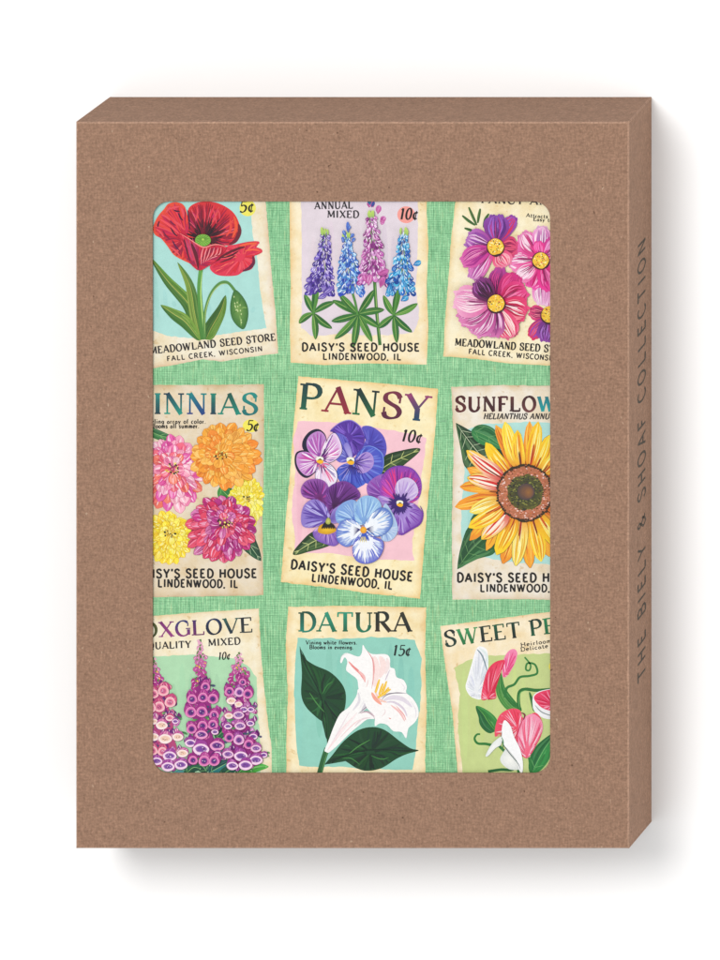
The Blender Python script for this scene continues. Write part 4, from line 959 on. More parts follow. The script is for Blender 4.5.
B = Blob([(350, 560), (344, 500), (360, 450), (404, 424), (462, 440), (486, 490), (440, 560), (400, 580)], (110, 150, 214), (150, 190, 232), (392, 585), cm=(146, 192, 232)); B.rays(34, .25, .96, [(176, 214, 242), (130, 170, 224), (110, 150, 214)], 8)
B = Blob([(385, 605), (335, 552), (282, 556), (250, 600), (252, 662), (300, 696), (352, 668)], (250, 252, 255), (84, 110, 200), (388, 605), cm=(236, 242, 252), mid=.72); B.rays(34, .5, .97, [(250, 252, 255), (180, 200, 236), (110, 140, 214)], 6.5)
B = Blob([(395, 600), (415, 545), (478, 488), (530, 508), (546, 570), (512, 622), (455, 642)], (250, 252, 255), (76, 112, 196), (392, 603), cm=(234, 242, 252), mid=.72); B.rays(34, .5, .97, [(250, 252, 255), (170, 196, 234), (96, 130, 206)], 6.5)
B = Blob([(390, 615), (440, 640), (492, 662), (496, 710), (462, 766), (400, 786), (350, 766), (332, 712), (345, 660)], (248, 250, 255), (84, 92, 196), (392, 612), cm=(238, 242, 252), mid=.74); B.rays(38, .5, .97, [(250, 252, 255), (190, 204, 238), (100, 110, 204)], 6.5)
for i in range(9): stroke([(392, 612), (380 + i * 4, 640), (366 + i * 7, 664)], 6, (60, 90, 190))
for i in range(4): stroke([(384 + i * 5, 640), (378 + i * 8, 654), (374 + i * 11, 672)], 4, (240, 220, 110))
for i in range(8):
    stroke([(404, 602), (424, 592 + i * 3), (446, 584 + i * 7)], 2.2, (60, 60, 120)); stroke([(376, 604), (358, 596 + i * 3), (338, 588 + i * 7)], 2.2, (60, 60, 120))
Blob(ell(391, 606, 17, 18, 0, 330, 10), (250, 196, 60), (230, 150, 30))
crop(275, 375, 4.174)
begin("store_name_lettering", M_TYPE); text("DAISY'S SEED HOUSE", (64, 808), (574, 861), 38, 'sans', BLK, wob=.03); text("LINDENWOOD, IL", (152, 862), (490, 895), 33, 'sans', BLK, wob=.03)

# ================================================================== 6 sunflower packet
crop(435, 375, 4.174)
new_packet("middle right seed packet showing a yellow sunflower on pale blue",
   [(68, 50), (280, 42), (730, 48), (730, 940), (300, 936), (72, 938), (70, 600), (78, 300)], (240, 232, 218), (216, 196, 168), 28)
wash([(118, 230), (200, 205), (380, 196), (700, 200), (700, 790), (480, 792), (300, 780), (180, 756), (112, 720), (110, 560), (124, 400)], (176, 222, 214), 3,
     [((150 + 40 * i, 230 + 50 * (i % 3)), (150 + 40 * i, 740 - 30 * (i % 4)), 30, jit((170, 220, 212), 4)) for i in range(8)])
begin("title_lettering", M_TYPE)
text("SUNFLOWER", (84, 152), (620, 152), 62, 'slab', BLK, cols=[((70, 20, 24), (96, 40, 40)), ((86, 34, 36), (70, 26, 34)), ((78, 44, 44), (60, 24, 30)), ((80, 30, 36), (60, 20, 24)), ((96, 52, 50), (60, 30, 34)), ((60, 26, 30), (110, 60, 60)), ((30, 120, 130), (20, 160, 160)), ((30, 120, 130), (30, 140, 140))])
begin("caption_lettering", M_TYPE); text("HELIANTHUS ANNUUS", (202, 184), (514, 184), 24, 'news', (50, 44, 44), skew=.22)
crop(450, 415, 6)
begin("sunflower_leaf"); leaf([(36, 48), (110, 150), (190, 250), (290, 370)], 230, (38, 80, 44), (28, 62, 38), (200, 214, 176), 6, prof=lambda t: min(1, t * 1.7) ** 1.1, vw=4)
begin("sunflower_leaf"); leaf([(130, 90), (230, 130), (330, 200)], 120, (50, 130, 70), (36, 110, 60), (120, 180, 110), 3)
begin("sunflower_leaf"); leaf([(45, 925), (110, 830), (200, 740), (330, 640)], 220, (40, 104, 56), (34, 88, 48), (110, 160, 96), 5, prof=lambda t: min(1, t * 1.7) ** 1.1, vw=4)
leaf([(130, 680), (170, 610), (240, 560)], 60, (40, 104, 56), (34, 88, 48), None)
begin("sunflower", label="sunflower with golden petals round a brown disc")
SY = [(252, 214, 40), (250, 200, 30), (254, 226, 70)]; SO = [(246, 162, 44), (240, 146, 36), (250, 176, 52)]
tips = [((275, 60), 66, 'o'), ((330, 40), 80, 'y'), ((405, 90), 70, 'y'), ((478, 38), 64, 'o'), ((530, 40), 78, 'y'), ((600, 120), 76, 'y'), ((215, 165), 76, 'y'), ((660, 90), 70, 'o'), ((700, 180), 80, 'y'), ((760, 250), 80, 'o'),
        ((60, 430), 76, 'o'), ((104, 318), 74, 'o'), ((100, 212), 82, 'w'), ((104, 375), 80, 'w'), ((30, 552), 84, 'o'), ((118, 582), 76, 'l'), ((112, 674), 86, 'y'), ((118, 752), 70, 'o'), ((190, 745), 86, 'w'), ((218, 812), 62, 'o'),
        ((280, 838), 92, 'y'), ((318, 892), 90, 'o'), ((395, 905), 80, 'l'), ((482, 918), 76, 'o'), ((548, 880), 86, 'y'), ((600, 850), 76, 'o'), ((660, 800), 80, 'y'), ((740, 700), 80, 'o'), ((790, 580), 84, 'y'), ((800, 450), 84, 'o'), ((790, 350), 80, 'y')]
order = list(range(len(tips))); rnd.shuffle(order); order.sort(key=lambda i: tips[i][2] != 'o')
for i in order:
    tip, w_, kd_ = tips[i]
    d = math.hypot(tip[0] - 450, tip[1] - 465); f = 120 / d
    base = (450 + (tip[0] - 450) * f, 465 + (tip[1] - 465) * f)
    if kd_ == 'y': cb, cm_, ct, st = (226, 130, 30), rnd.choice(SY), rnd.choice(SY), [(255, 240, 140), (230, 140, 30), (250, 190, 30)]
    elif kd_ == 'o': cb, cm_, ct, st = (206, 90, 30), rnd.choice(SO), rnd.choice(SO), [(252, 200, 90), (214, 110, 30), (252, 190, 50)]
    elif kd_ == 'l': cb, cm_, ct, st = (236, 140, 40), (252, 234, 130), (250, 226, 90), [(255, 248, 190), (236, 180, 50)]
    else: cb, cm_, ct, st = (196, 30, 30), (250, 200, 170), (252, 206, 50), [(255, 246, 236), (220, 50, 40), (252, 232, 210)]
    petal(base, tip, w_ * 1.1, cb, ct, st, 7, 8, line=(86, 70, 24) if rnd.random() < .6 else None, blunt=.38, lw=2.2, cm=cm_)
    a = math.atan2(tip[1] - 465, tip[0] - 450)
    for k in range(3):
        aa = a + rnd.uniform(-.07, .07); r1 = d * rnd.uniform(.55, .7)
        stroke([(450 + 150 * math.cos(aa), 465 + 150 * math.sin(aa)), (450 + (r1 + 150) / 2 * math.cos(aa), 465 + (r1 + 150) / 2 * math.sin(aa) + 2), (450 + r1 * math.cos(aa), 465 + r1 * math.sin(aa))], 7, rnd.choice([(170, 50, 24), (110, 40, 20), (214, 90, 30)]))
    if kd_ == 'w':
        q = lambda t, s: (base[0] + (tip[0] - base[0]) * t - (tip[1] - base[1]) / d * s, base[1] + (tip[1] - base[1]) * t + (tip[0] - base[0]) / d * s)
        stroke([q(.1, 8), q(.4, 12), q(.8, 3)], 14, (214, 40, 40)); stroke([q(.2, -6), q(.5, -8), q(.85, -2)], 14, (255, 240, 226))
c = (450, 467)
poly([(c[0] + 170 * rnd.uniform(.96, 1.03) * math.cos(a / 40 * math.tau), c[1] + 172 * rnd.uniform(.96, 1.03) * math.sin(a / 40 * math.tau)) for a in range(40)], (58, 44, 22))
Blob(ell(c[0], c[1], 160, 160, 0, 350, 30), (200, 130, 100), (176, 104, 70))
for k in range(420):
    a = rnd.uniform(0, math.tau); q = rnd.uniform(104, 164); z = rnd.uniform(4, 8)
    x, y = c[0] + q * math.cos(a), c[1] + q * math.sin(a)
    poly(ell(x, y, z, z * .7, rnd.uniform(0, 180), rnd.uniform(0, 180) + 320, 6), rnd.choice([(206, 124, 96), (222, 150, 124), (186, 96, 66), (240, 206, 196), (214, 130, 100), (196, 110, 60), (120, 64, 36)]), False)
for k in range(70):
    a = math.tau * k / 70; q = rnd.uniform(156, 172); poly(ell(c[0] + q * math.cos(a), c[1] + q * math.sin(a), 8, 6, 0, 300, 6), (54, 40, 20), False)
Blob([(c[0] + 5 + 108 * rnd.uniform(.94, 1.05) * math.cos(a / 26 * math.tau), c[1] - 4 + 108 * rnd.uniform(.94, 1.05) * math.sin(a / 26 * math.tau)) for a in range(26)], (70, 60, 40), (96, 92, 36), cm=(60, 66, 36))
for k in range(340):
    a = rnd.uniform(0, math.tau); q = rnd.uniform(48, 112); z = rnd.uniform(4, 8)
    poly(ell(c[0] + 5 + q * math.cos(a), c[1] - 4 + q * math.sin(a), z, z * .6, rnd.uniform(0, 180), rnd.uniform(0, 180) + 320, 6), rnd.choice([(120, 122, 50), (142, 142, 66), (56, 54, 40), (44, 42, 48), (98, 98, 46), (84, 66, 34), (60, 60, 40)]), False)
Blob(ell(c[0] + 8, c[1] - 8, 52, 50, 0, 350, 18), (140, 90, 50), (74, 62, 66)); Blob(ell(c[0] + 22, c[1] - 4, 30, 34, 0, 350, 14), (150, 100, 50), (110, 76, 60))
crop(435, 375, 4.174)
begin("store_name_lettering", M_TYPE); text("DAISY'S SEED HOUSE", (91, 864), (611, 864), 37, 'sans', BLK, wob=.03); text("LINDENWOOD, IL", (188, 905), (536, 905), 31, 'sans', BLK, wob=.03)

# ================================================================== 7 foxglove packet
crop(144, 600, 5.143)
new_packet("bottom left seed packet showing pink and purple foxglove spires on green, priced 10 cents",
   [(-235, 100), (40, 82), (300, 62), (590, 44), (600, 250), (618, 450), (640, 650), (656, 760), (660, 1150), (-235, 1150)], (248, 240, 216), (234, 212, 170), 34)
wash([(-170, 300), (40, 290), (250, 282), (480, 300), (545, 350), (580, 400), (582, 560), (596, 700), (600, 1100), (-170, 1100)], (176, 220, 178), 3,
     [((60 + 45 * i, 330 + 50 * (i % 3)), (64 + 45 * i, 620 - 30 * (i % 4)), 30, jit((170, 216, 174), 4)) for i in range(12)])
begin("title_lettering", M_TYPE)
text("FOXGLOVE", (-82, 200), (562, 166), 78, 'title', BLK, cols=[(BLK, BLK), ((80, 90, 40), (60, 70, 30)), ((120, 40, 110), (150, 60, 130)), ((40, 50, 110), (140, 50, 120)), ((70, 40, 100), (110, 40, 100)), ((30, 50, 90), (20, 30, 50)), ((40, 90, 80), (24, 40, 60)), ((20, 30, 40), (50, 60, 60))])
begin("caption_lettering", M_TYPE); text("QUALITY", (18, 254), (243, 246), 36, 'slab', (38, 36, 38)); text("MIXED", (330, 238), (497, 228), 36, 'slab', (38, 36, 38))
begin("price_lettering", M_TYPE); text("10$", (380, 308), (444, 305), 38, 'price', BLK, skew=.18)
crop(150, 635, 5.806)
begin("foxglove_leaves")
for pts, w_, ca, cb in (([(130, 800), (170, 780), (240, 800)], 60, (90, 170, 170), (50, 120, 120)), ([(560, 800), (610, 770), (690, 765)], 56, (70, 170, 60), (90, 190, 80)), ([(330, 800), (300, 760), (240, 760)], 70, (30, 90, 70), (20, 70, 60)), ([(340, 800), (400, 770), (470, 730)], 80, (40, 130, 130), (20, 80, 80)), ([(200, 820), (250, 770), (300, 780)], 60, (24, 80, 60), (30, 100, 70)), ([(380, 600), (410, 570), (450, 530)], 60, (30, 110, 70), (20, 80, 60)), ([(500, 820), (540, 780), (600, 790)], 50, (60, 150, 60), (40, 110, 60)), ([(400, 840), (450, 790), (520, 770)], 60, (30, 100, 80), (20, 80, 60))):
    leaf(pts, w_, ca, cb, (150, 210, 130), 2)
def bell(x, y, r, pal, ang, face):
    if not face: r *= .80
    """one foxglove bell: tube behind, flared mouth in front"""
    body, rim, throat, lip = pal
    dx, dy = math.cos(ang), math.sin(ang)
    petal((x + dx * r * .7, y + dy * r * .7), (x - dx * r * (1.7 if face else 1.35), y - dy * r * (1.7 if face else 1.35)), r * 2.05, body, mixc(body, (90, 20, 110), .25), [mixc(body, lip, .55), mixc(body, (80, 10, 80), .35), mixc(body, lip, .3)], 5, r * .2, blunt=.32, line=mixc(body, (70, 10, 70), .5), lw=1.5)
    if face:
        Blob([(x + r * (1 + .08 * math.sin(3 * t)) * math.cos(t), y + r * .96 * math.sin(t)) for t in [math.tau * q / 14 for q in range(14)]], rim, lip, cm=rim, line=mixc(body, (90, 10, 60), .35), lw=1.6)
        Blob(ell(x + dx * 1, y + 1, r * .58, r * .56, 0, 340, 12), throat, mixc(throat, rim, .5), cm=mixc(throat, (40, 0, 60), .2))
        for q in range(3): poly(ell(x + rnd.uniform(-.3, .3) * r, y + rnd.uniform(-.2, .35) * r, r * .09, r * .09, 0, 300, 6), rnd.choice([(246, 220, 240), (40, 10, 50), (40, 10, 50)]), False)
    else:
        Blob([(x - r * 1.15, y - r * .1), (x - r * .6, y - r * .62), (x, y - r * .75), (x + r * .7, y - r * .55), (x + r * 1.15, y), (x + r * .85, y + r * .55), (x, y + r * .85), (x - r * .8, y + r * .6)], rim, lip, cm=lip, line=mixc(body, (90, 10, 60), .35), lw=1.6)
        Blob([(x - r * .8, y - r * .1), (x - r * .3, y - r * .45), (x + r * .35, y - r * .42), (x + r * .85, y), (x + r * .45, y + r * .38), (x - r * .45, y + r * .4)], throat, mixc(throat, lip, .4), cm=throat)
        for q in range(6): poly(ell(x + rnd.uniform(-.5, .5) * r, y + rnd.uniform(-.2, .25) * r, r * .07, r * .07, 0, 300, 6), rnd.choice([(90, 20, 60), (60, 20, 50), (250, 230, 240)]), False)
def spire(label, bells, tipxy, budsy, pal, stem):
    begin("foxglove_spire", label=label)
    stroke([tipxy, ((tipxy[0] + stem[0]) / 2 + 3, (tipxy[1] + stem[1]) / 2), stem], 12, (60, 120, 60), prof='even')
    for k in range(budsy[0]):
        t = k / budsy[0]; y = tipxy[1] + (budsy[1] - tipxy[1]) * t; x = tipxy[0] + (rnd.uniform(-1, 1)) * (9 + 46 * t)
        a = math.pi / 2 + rnd.uniform(-1.1, 1.1) * (.5 + t)
        L = 18 + 24 * t; col = mixc((244, 196, 210), pal[0][0], min(1, t * 1.3))
        petal((x, y), (x + L * math.cos(a), y + L * math.sin(a)), 18 + 14 * t, mixc(col, (150, 30, 100), .2), col, [(250, 220, 230)], 1, 3, line=mixc(col, (110, 20, 80), .6) if t > .3 else None, lw=1.2)
        if rnd.random() < .45: petal((x, y - 2), (x + rnd.uniform(-14, 14), y + 10), 9, (60, 110, 50), (110, 160, 70))
        if t > .3 and rnd.random() < .2: petal((x, y), (x + 8, y + 14), 9, (240, 170, 60), (246, 200, 90))
    bells = [(stem[0] + (b_[0] - stem[0]) * .93, b_[1], b_[2] * .96, b_[3], b_[4]) for b_ in bells]
    top_y = min(b_[1] for b_ in bells) - 25; bot_y = max(b_[1] for b_ in bells)
    Lm, Rm = [], []
    for q in range(9):
        y = top_y + (bot_y - top_y) * q / 8
        near = [b_[0] for b_ in bells if abs(b_[1] - y) < 62] or [tipxy[0]]
        m_ = (min(near) + max(near)) / 2 * .6 + stem[0] * .4; hw = max(16, (max(near) - min(near)) * .40)
        Lm.append((m_ - hw, y)); Rm.append((m_ + hw, y))
    poly(Lm + Rm[::-1], mixc(pal[bells[0][4]][0], (90, 20, 100), .35))
    for b_ in bells:        # buds and half-hidden bells crowding behind
        for k in range(8):
            x, y = b_[0] + rnd.uniform(-34, 34), b_[1] + rnd.uniform(-46, 16); col = jit(rnd.choice([pal[b_[4]][0], pal[b_[4]][1], pal[0][0], mixc(pal[0][0], (80, 10, 110), .45), mixc(pal[0][0], (60, 10, 100), .6)]), 14)
            if abs(x - stem[0]) > 130: continue
            petal((x, y - 16), (x + rnd.uniform(-12, 12), y + 20), 26, mixc(col, (90, 20, 110), .35), col, [pal[b_[4]][3], mixc(col, (80, 10, 80), .4)], 2, 4)
    for k in range(26):     # leafy and shadow dabs between bells
        b_ = rnd.choice(bells); sd = rnd.choice([-1, 1]); x, y = b_[0] + rnd.uniform(-30, 30), b_[1] + rnd.uniform(-40, 10)
        petal((x, y), (x + sd * rnd.uniform(20, 40), y + rnd.uniform(-5, 22)), 13, (40, 100, 60), rnd.choice([(90, 160, 90), (110, 70, 150), (70, 50, 130), (150, 190, 110)]))
    for (x, y, r, f, p) in sorted(bells, key=lambda q: q[1]):
        a = math.pi / 2 + (stem[0] - x) * -.006; bell(x, y, r * 1.08, pal[p], a, f)
PP = ((176, 36, 136), (208, 86, 164), (92, 40, 130), (240, 160, 204))
PL = ((196, 100, 176), (216, 130, 190), (130, 80, 160), (240, 196, 222))
PC = ((232, 90, 130), (244, 150, 170), (226, 110, 150), (250, 214, 214))
PO = ((224, 110, 170), (244, 176, 196), (240, 200, 176), (252, 232, 228))
PV = ((176, 70, 164), (220, 136, 196), (120, 66, 156), (248, 214, 236))
spire("left foxglove spire of coral and pale pink bells", [(80, 322, 30, 1, 2), (20, 340, 26, 1, 2), (122, 388, 30, 1, 2), (55, 415, 30, 1, 2), (0, 420, 30, 1, 2), (70, 522, 36, 0, 3), (120, 480, 26, 0, 2), (20, 500, 26, 0, 3), (155, 500, 20, 0, 4), (92, 600, 42, 0, 3), (170, 590, 34, 0, 3), (20, 590, 34, 0, 3), (75, 675, 26, 1, 2), (15, 670, 26, 1, 2), (120, 700, 42, 0, 4), (40, 730, 34, 0, 4), (200, 685, 34, 0, 3), (110, 762, 40, 0, 4), (190, 752, 40, 0, 4)], (22, 130), (36, 300), (PP, PL, PC, PO, PV), (60, 700))
spire("tallest foxglove spire, magenta bells with violet throats", [(325, 298, 25, 1, 0), (310, 360, 28, 1, 0), (242, 370, 28, 1, 0), (372, 368, 29, 1, 0), (303, 444, 31, 1, 0), (235, 446, 31, 1, 0), (380, 462, 26, 1, 0), (308, 524, 28, 1, 0), (372, 518, 28, 1, 0), (240, 542, 28, 1, 0), (302, 575, 38, 0, 0), (232, 625, 34, 0, 4), (385, 560, 22, 0, 4), (398, 640, 44, 0, 0), (298, 660, 50, 0, 4), (248, 724, 25, 1, 0), (318, 728, 31, 1, 0), (380, 728, 29, 1, 0), (400, 690, 24, 0, 4)], (292, 25), (60, 330), (PP, PL, PC, PO, PV), (300, 720))
spire("right foxglove spire of mauve bells", [(540, 272, 20, 1, 0), (458, 327, 26, 1, 0), (520, 330, 27, 1, 4), (572, 340, 27, 1, 0), (470, 380, 30, 0, 3), (515, 400, 24, 0, 3), (548, 430, 24, 0, 4), (515, 462, 34, 0, 1), (455, 466, 26, 0, 3), (592, 430, 22, 0, 4), (525, 525, 34, 0, 1), (450, 528, 24, 0, 4), (588, 512, 24, 0, 4), (457, 592, 26, 1, 0), (518, 606, 29, 1, 4), (606, 588, 26, 0, 4), (580, 632, 27, 1, 0), (625, 655, 32, 0, 1), (450, 690, 34, 0, 1), (530, 700, 42, 0, 4), (625, 722, 40, 0, 4), (672, 695, 22, 0, 4), (560, 752, 42, 0, 4), (478, 755, 36, 0, 4)], (518, 100), (46, 300), (PP, PL, PC, PO, PV), (530, 720))

# ================================================================== 8 datura packet
crop(275, 600, 4.364)
new_packet("bottom middle seed packet showing a white datura trumpet on turquoise, priced 15 cents",
   [(58, 30), (300, 25), (660, 32), (655, 250), (662, 480), (655, 700), (660, 980), (48, 980), (50, 600), (56, 400), (46, 200)], (251, 238, 200), (238, 208, 154), 30)
wash([(98, 166), (300, 168), (480, 162), (608, 172), (640, 255), (636, 420), (620, 600), (600, 742), (360, 735), (110, 722), (100, 560), (82, 420), (88, 280)], (146, 208, 190), 5,
     [((100 + 45 * i, 190 + 50 * (i % 3)), (106 + 44 * i, 700 - 50 * (i % 4)), 34, jit((142, 206, 188), 5)) for i in range(12)])
begin("title_lettering", M_TYPE)
text("DATURA", (104, 138), (594, 138), 84, 'title', BLK, cols=[((24, 76, 60), (30, 130, 110)), ((40, 150, 120), (24, 110, 80)), ((36, 150, 120), (30, 100, 70)), ((30, 60, 40), (30, 120, 90)), ((24, 40, 34), (50, 40, 30)), ((50, 50, 36), (24, 30, 26))])
begin("caption_lettering", M_TYPE); text("Vining white flowers.", (134, 194), (358, 194), 17, 'news', (26, 40, 38)); text("Blooms in evening.", (150, 214), (342, 215), 17, 'news', (26, 40, 38))
begin("price_lettering", M_TYPE); text("15$", (512, 243), (592, 243), 46, 'price', (26, 40, 38), skew=.18)
crop(295, 640, 5.538)
begin("datura_stem"); stroke([(178, 600), (155, 670), (120, 800)], 30, (40, 104, 54), (34, 90, 48), prof='even'); stroke([(184, 610), (165, 670), (135, 780)], 6, (80, 140, 80))
DG, DG2 = (16, 62, 34), (10, 44, 30)
begin("datura_leaf", label="upright dark green datura leaf at left")
B = Blob([(26, 36), (48, 95), (110, 140), (190, 175), (250, 230), (280, 290), (278, 370), (255, 430), (215, 500), (182, 575), (175, 540), (168, 470), (120, 430), (60, 370), (34, 300), (38, 180)], DG, DG2, (160, 330), cm=(18, 68, 36))
B.rays(46, .15, .95, [(22, 76, 38), (14, 54, 32), (32, 90, 44), (10, 42, 28), (20, 66, 36)], 13, curve=12)
stroke([(178, 560), (168, 420), (130, 280), (60, 140), (30, 50)], 6, (8, 40, 28)); stroke([(164, 400), (120, 350), (80, 290)], 7, (70, 134, 66)); stroke([(150, 300), (180, 250), (210, 230)], 6, (60, 126, 60))
begin("datura_leaf", label="drooping dark green datura leaf at lower right")
B = Blob([(165, 690), (205, 640), (270, 560), (350, 500), (430, 482), (500, 500), (580, 560), (640, 600), (686, 612), (620, 632), (560, 660), (480, 710), (400, 725), (340, 710), (265, 665), (210, 675)], DG, DG2, (400, 610), cm=(18, 68, 36))
B.rays(46, .15, .95, [(22, 76, 38), (14, 54, 32), (32, 90, 44), (10, 42, 28), (20, 66, 36)], 13, curve=12)
stroke([(170, 685), (280, 640), (400, 610), (540, 610), (680, 612)], 6, (8, 40, 28)); stroke([(300, 630), (350, 590), (420, 550)], 7, (70, 134, 66)); stroke([(420, 640), (480, 660), (520, 650)], 6, (60, 126, 60)); stroke([(260, 655), (310, 655), (360, 690)], 6, (60, 126, 60))
begin("datura_flower", label="large white datura trumpet bloom with yellow stamens")
WH, PK = (252, 250, 248), (246, 196, 190)
Blob([(164, 610), (185, 560), (215, 480), (250, 410), (300, 370), (340, 310), (350, 272), (385, 275), (412, 310), (405, 360), (380, 395), (430, 410), (440, 436), (400, 440), (360, 470), (300, 520), (240, 580), (190, 622), (172, 620)], WH, (246, 240, 240), (330, 400), cm=WH)
for pts, w_, cl_ in (([(180, 610), (260, 500), (330, 420)], 16, (250, 226, 226)), ([(210, 560), (290, 470), (345, 400)], 10, (252, 236, 236)), ([(200, 580), (250, 490), (300, 400)], 7, (240, 226, 230)), ([(330, 480), (370, 440), (420, 430)], 9, (238, 220, 222)), ([(250, 540), (320, 470), (360, 440)], 6, (246, 214, 214)), ([(360, 290), (395, 300), (402, 345), (370, 395)], 34, (214, 208, 216)), ([(350, 290), (355, 340), (320, 390)], 14, (226, 222, 228)), ([(352, 272), (392, 276), (414, 312), (402, 362), (350, 408)], 5, (110, 96, 110)), ([(360, 405), (400, 398), (436, 420), (440, 436)], 12, (222, 200, 206)), ([(358, 404), (400, 396), (438, 424)], 4, (160, 140, 150)), ([(375, 300), (380, 340), (355, 380)], 7, (240, 238, 240))):
    stroke(pts, w_, cl_)
B = Blob([(250, 116), (262, 84), (290, 72), (350, 92), (370, 70), (376, 26), (395, 55), (430, 78), (500, 78), (526, 100), (528, 150), (552, 160), (562, 205), (600, 220), (620, 258), (616, 292), (650, 320), (680, 370), (684, 420), (660, 460), (628, 490), (616, 545), (590, 510), (545, 505), (510, 470), (470, 462), (442, 476), (440, 420), (400, 380), (380, 330), (352, 268), (345, 220), (310, 190), (285, 170), (284, 150), (290, 118), (275, 96), (258, 128)], WH, WH, (440, 280), cm=WH, n=3)
for pts, w_, cl_ in (([(440, 90), (450, 160), (440, 260)], 40, (252, 230, 226)), ([(470, 90), (490, 140), (470, 210)], 36, (250, 226, 222)), ([(510, 100), (515, 140), (500, 190)], 20, (248, 230, 228)),
    ([(400, 60), (430, 110), (436, 190), (425, 270)], 6, (226, 150, 150)), ([(430, 90), (440, 160), (430, 230)], 5, (240, 176, 172)), ([(296, 118), (330, 155), (375, 200)], 12, (240, 160, 156)), ([(310, 140), (350, 170), (385, 225)], 10, (238, 140, 136)), ([(350, 170), (380, 200), (388, 235)], 14, (246, 190, 186)),
    ([(525, 165), (510, 200), (500, 225)], 6, (214, 200, 214)), ([(470, 352), (500, 310), (560, 292), (620, 296)], 5, (150, 140, 156)), ([(490, 335), (540, 318), (600, 330), (650, 372)], 26, (228, 220, 230)), ([(500, 345), (550, 345), (600, 380), (622, 425)], 12, (220, 208, 222)), ([(530, 360), (580, 400), (608, 450)], 12, (246, 196, 192)), ([(560, 365), (600, 410), (615, 445)], 5, (240, 150, 146)),
    ([(425, 290), (445, 325), (480, 358)], 20, (248, 170, 150)), ([(440, 280), (470, 330), (510, 345)], 12, (250, 206, 190)), ([(495, 380), (500, 400), (480, 425)], 4, (240, 214, 214)), ([(520, 430), (527, 436), (532, 432)], 6, (236, 170, 160)), ([(476, 320), (520, 296), (600, 296)], 3, (96, 86, 100)), ([(404, 220), (402, 240), (396, 262)], 4, (240, 200, 196)), ([(250, 116), (262, 86), (290, 76)], 4, (214, 220, 214)), ([(590, 240), (606, 262), (600, 285)], 4, (232, 224, 232)), ([(640, 340), (668, 385), (668, 430)], 5, (232, 226, 232))):
    stroke(pts, w_, cl_)
for a, b_ in (((446, 292), (468, 218)), ((466, 305), (488, 240)), ((482, 302), (508, 228)), ((492, 305), (520, 262)), ((458, 320), (530, 272))):
    stroke([a, ((a[0] + b_[0]) / 2, (a[1] + b_[1]) / 2), b_], 14, (246, 190, 40), prof=lambda t: .5 + .5 * math.sin(math.pi * min(1, t * .9 + .1))); stroke([a, ((a[0] + b_[0]) / 2 + 2, (a[1] + b_[1]) / 2), b_], 4, (252, 226, 110))

# ================================================================== 9 sweet pea packet
crop(430, 600, 5.333)
new_packet("bottom right tilted seed packet showing pink and white sweet peas on light green",
   [(55, 140), (300, 108), (480, 84), (700, 55), (960, 25), (960, 1200), (178, 1200), (148, 920), (120, 600), (92, 420), (68, 250)], (250, 236, 206), (238, 208, 162), 36)
wash([(130, 362), (200, 325), (300, 300), (500, 290), (880, 270), (880, 1120), (176, 1120), (172, 900), (150, 700), (158, 500)], (198, 212, 140), 4,
     [((180 + 45 * i, 360 + 50 * (i % 3)), (190 + 45 * i, 860 - 50 * (i % 4)), 34, jit((196, 212, 136), 5)) for i in range(9)])
begin("title_lettering", M_TYPE)
text("SWEET PEA", (80, 250), (762, 165), 84, 'title', BLK, cols=[((20, 34, 36), (24, 60, 50)), ((60, 150, 90), (30, 110, 60)), ((24, 50, 40), (20, 30, 30)), ((20, 90, 60), (16, 50, 40)), ((20, 60, 44), (14, 30, 26)), ((20, 50, 40), (24, 90, 60)), ((30, 130, 80), (24, 100, 60)), (BLK, BLK)])
begin("caption_lettering", M_TYPE); text("Heirloom variety.", (484, 250), (810, 204), 21, 'news', BLK); text("Delicate fragrance.", (484, 275), (830, 226), 21, 'news', BLK)
begin("price_lettering", M_TYPE, label="price on yellow spot at the window edge"); poly(ell(668, 355, 34, 32, 0, 340, 12), (240, 226, 80)); text("5$", (640, 382), (700, 374), 44, 'price', BLK, skew=.16)
SG, SG2 = (40, 124, 50), (24, 96, 48)
begin("sweet_pea_leaves")
leaf([(350, 700), (310, 650), (285, 610), (245, 565)], 92, (50, 140, 60), (24, 100, 50), (110, 180, 80), 0, prof=lambda t: math.sin(math.pi * t ** .6) ** .8)
leaf([(490, 590), (430, 560), (378, 480), (376, 385)], 66, (40, 120, 50), (70, 140, 60), (110, 170, 90), 0, prof=lambda t: math.sin(math.pi * t ** .8) ** .8)
leaf([(540, 930), (580, 850), (620, 780), (680, 700)], 100, (50, 150, 70), (24, 110, 54), (120, 190, 110), 2)
begin("sweet_pea_vine")
stroke([(400, 520), (410, 470), (450, 450), (480, 412), (530, 405), (572, 390), (560, 345), (520, 338), (512, 370), (530, 375), (536, 345), (505, 305)], 12, (40, 118, 54), (50, 130, 60), prof=lambda t: 1.15 - .5 * t)
stroke([(480, 590), (472, 540), (478, 490), (510, 476), (570, 482), (660, 476)], 17, (36, 110, 48), prof='even'); stroke([(478, 580), (474, 540), (484, 494), (520, 480)], 4, (110, 176, 96))
stroke([(555, 595), (548, 550), (530, 490)], 18, (36, 110, 48)); stroke([(350, 780), (300, 768), (255, 765), (238, 740), (250, 718), (268, 716)], 13, (40, 120, 50), prof=lambda t: 1.2 - .5 * t)
stroke([(360, 770), (420, 830), (460, 880), (475, 925)], 15, (44, 120, 54), prof='even'); stroke([(310, 915), (380, 905), (440, 905), (465, 870)], 15, (30, 100, 46), prof='even'); stroke([(530, 840), (536, 880), (540, 930)], 15, (40, 120, 54), prof='even')
begin("sweet_pea_flower", label="top sweet pea, white and rose pink")
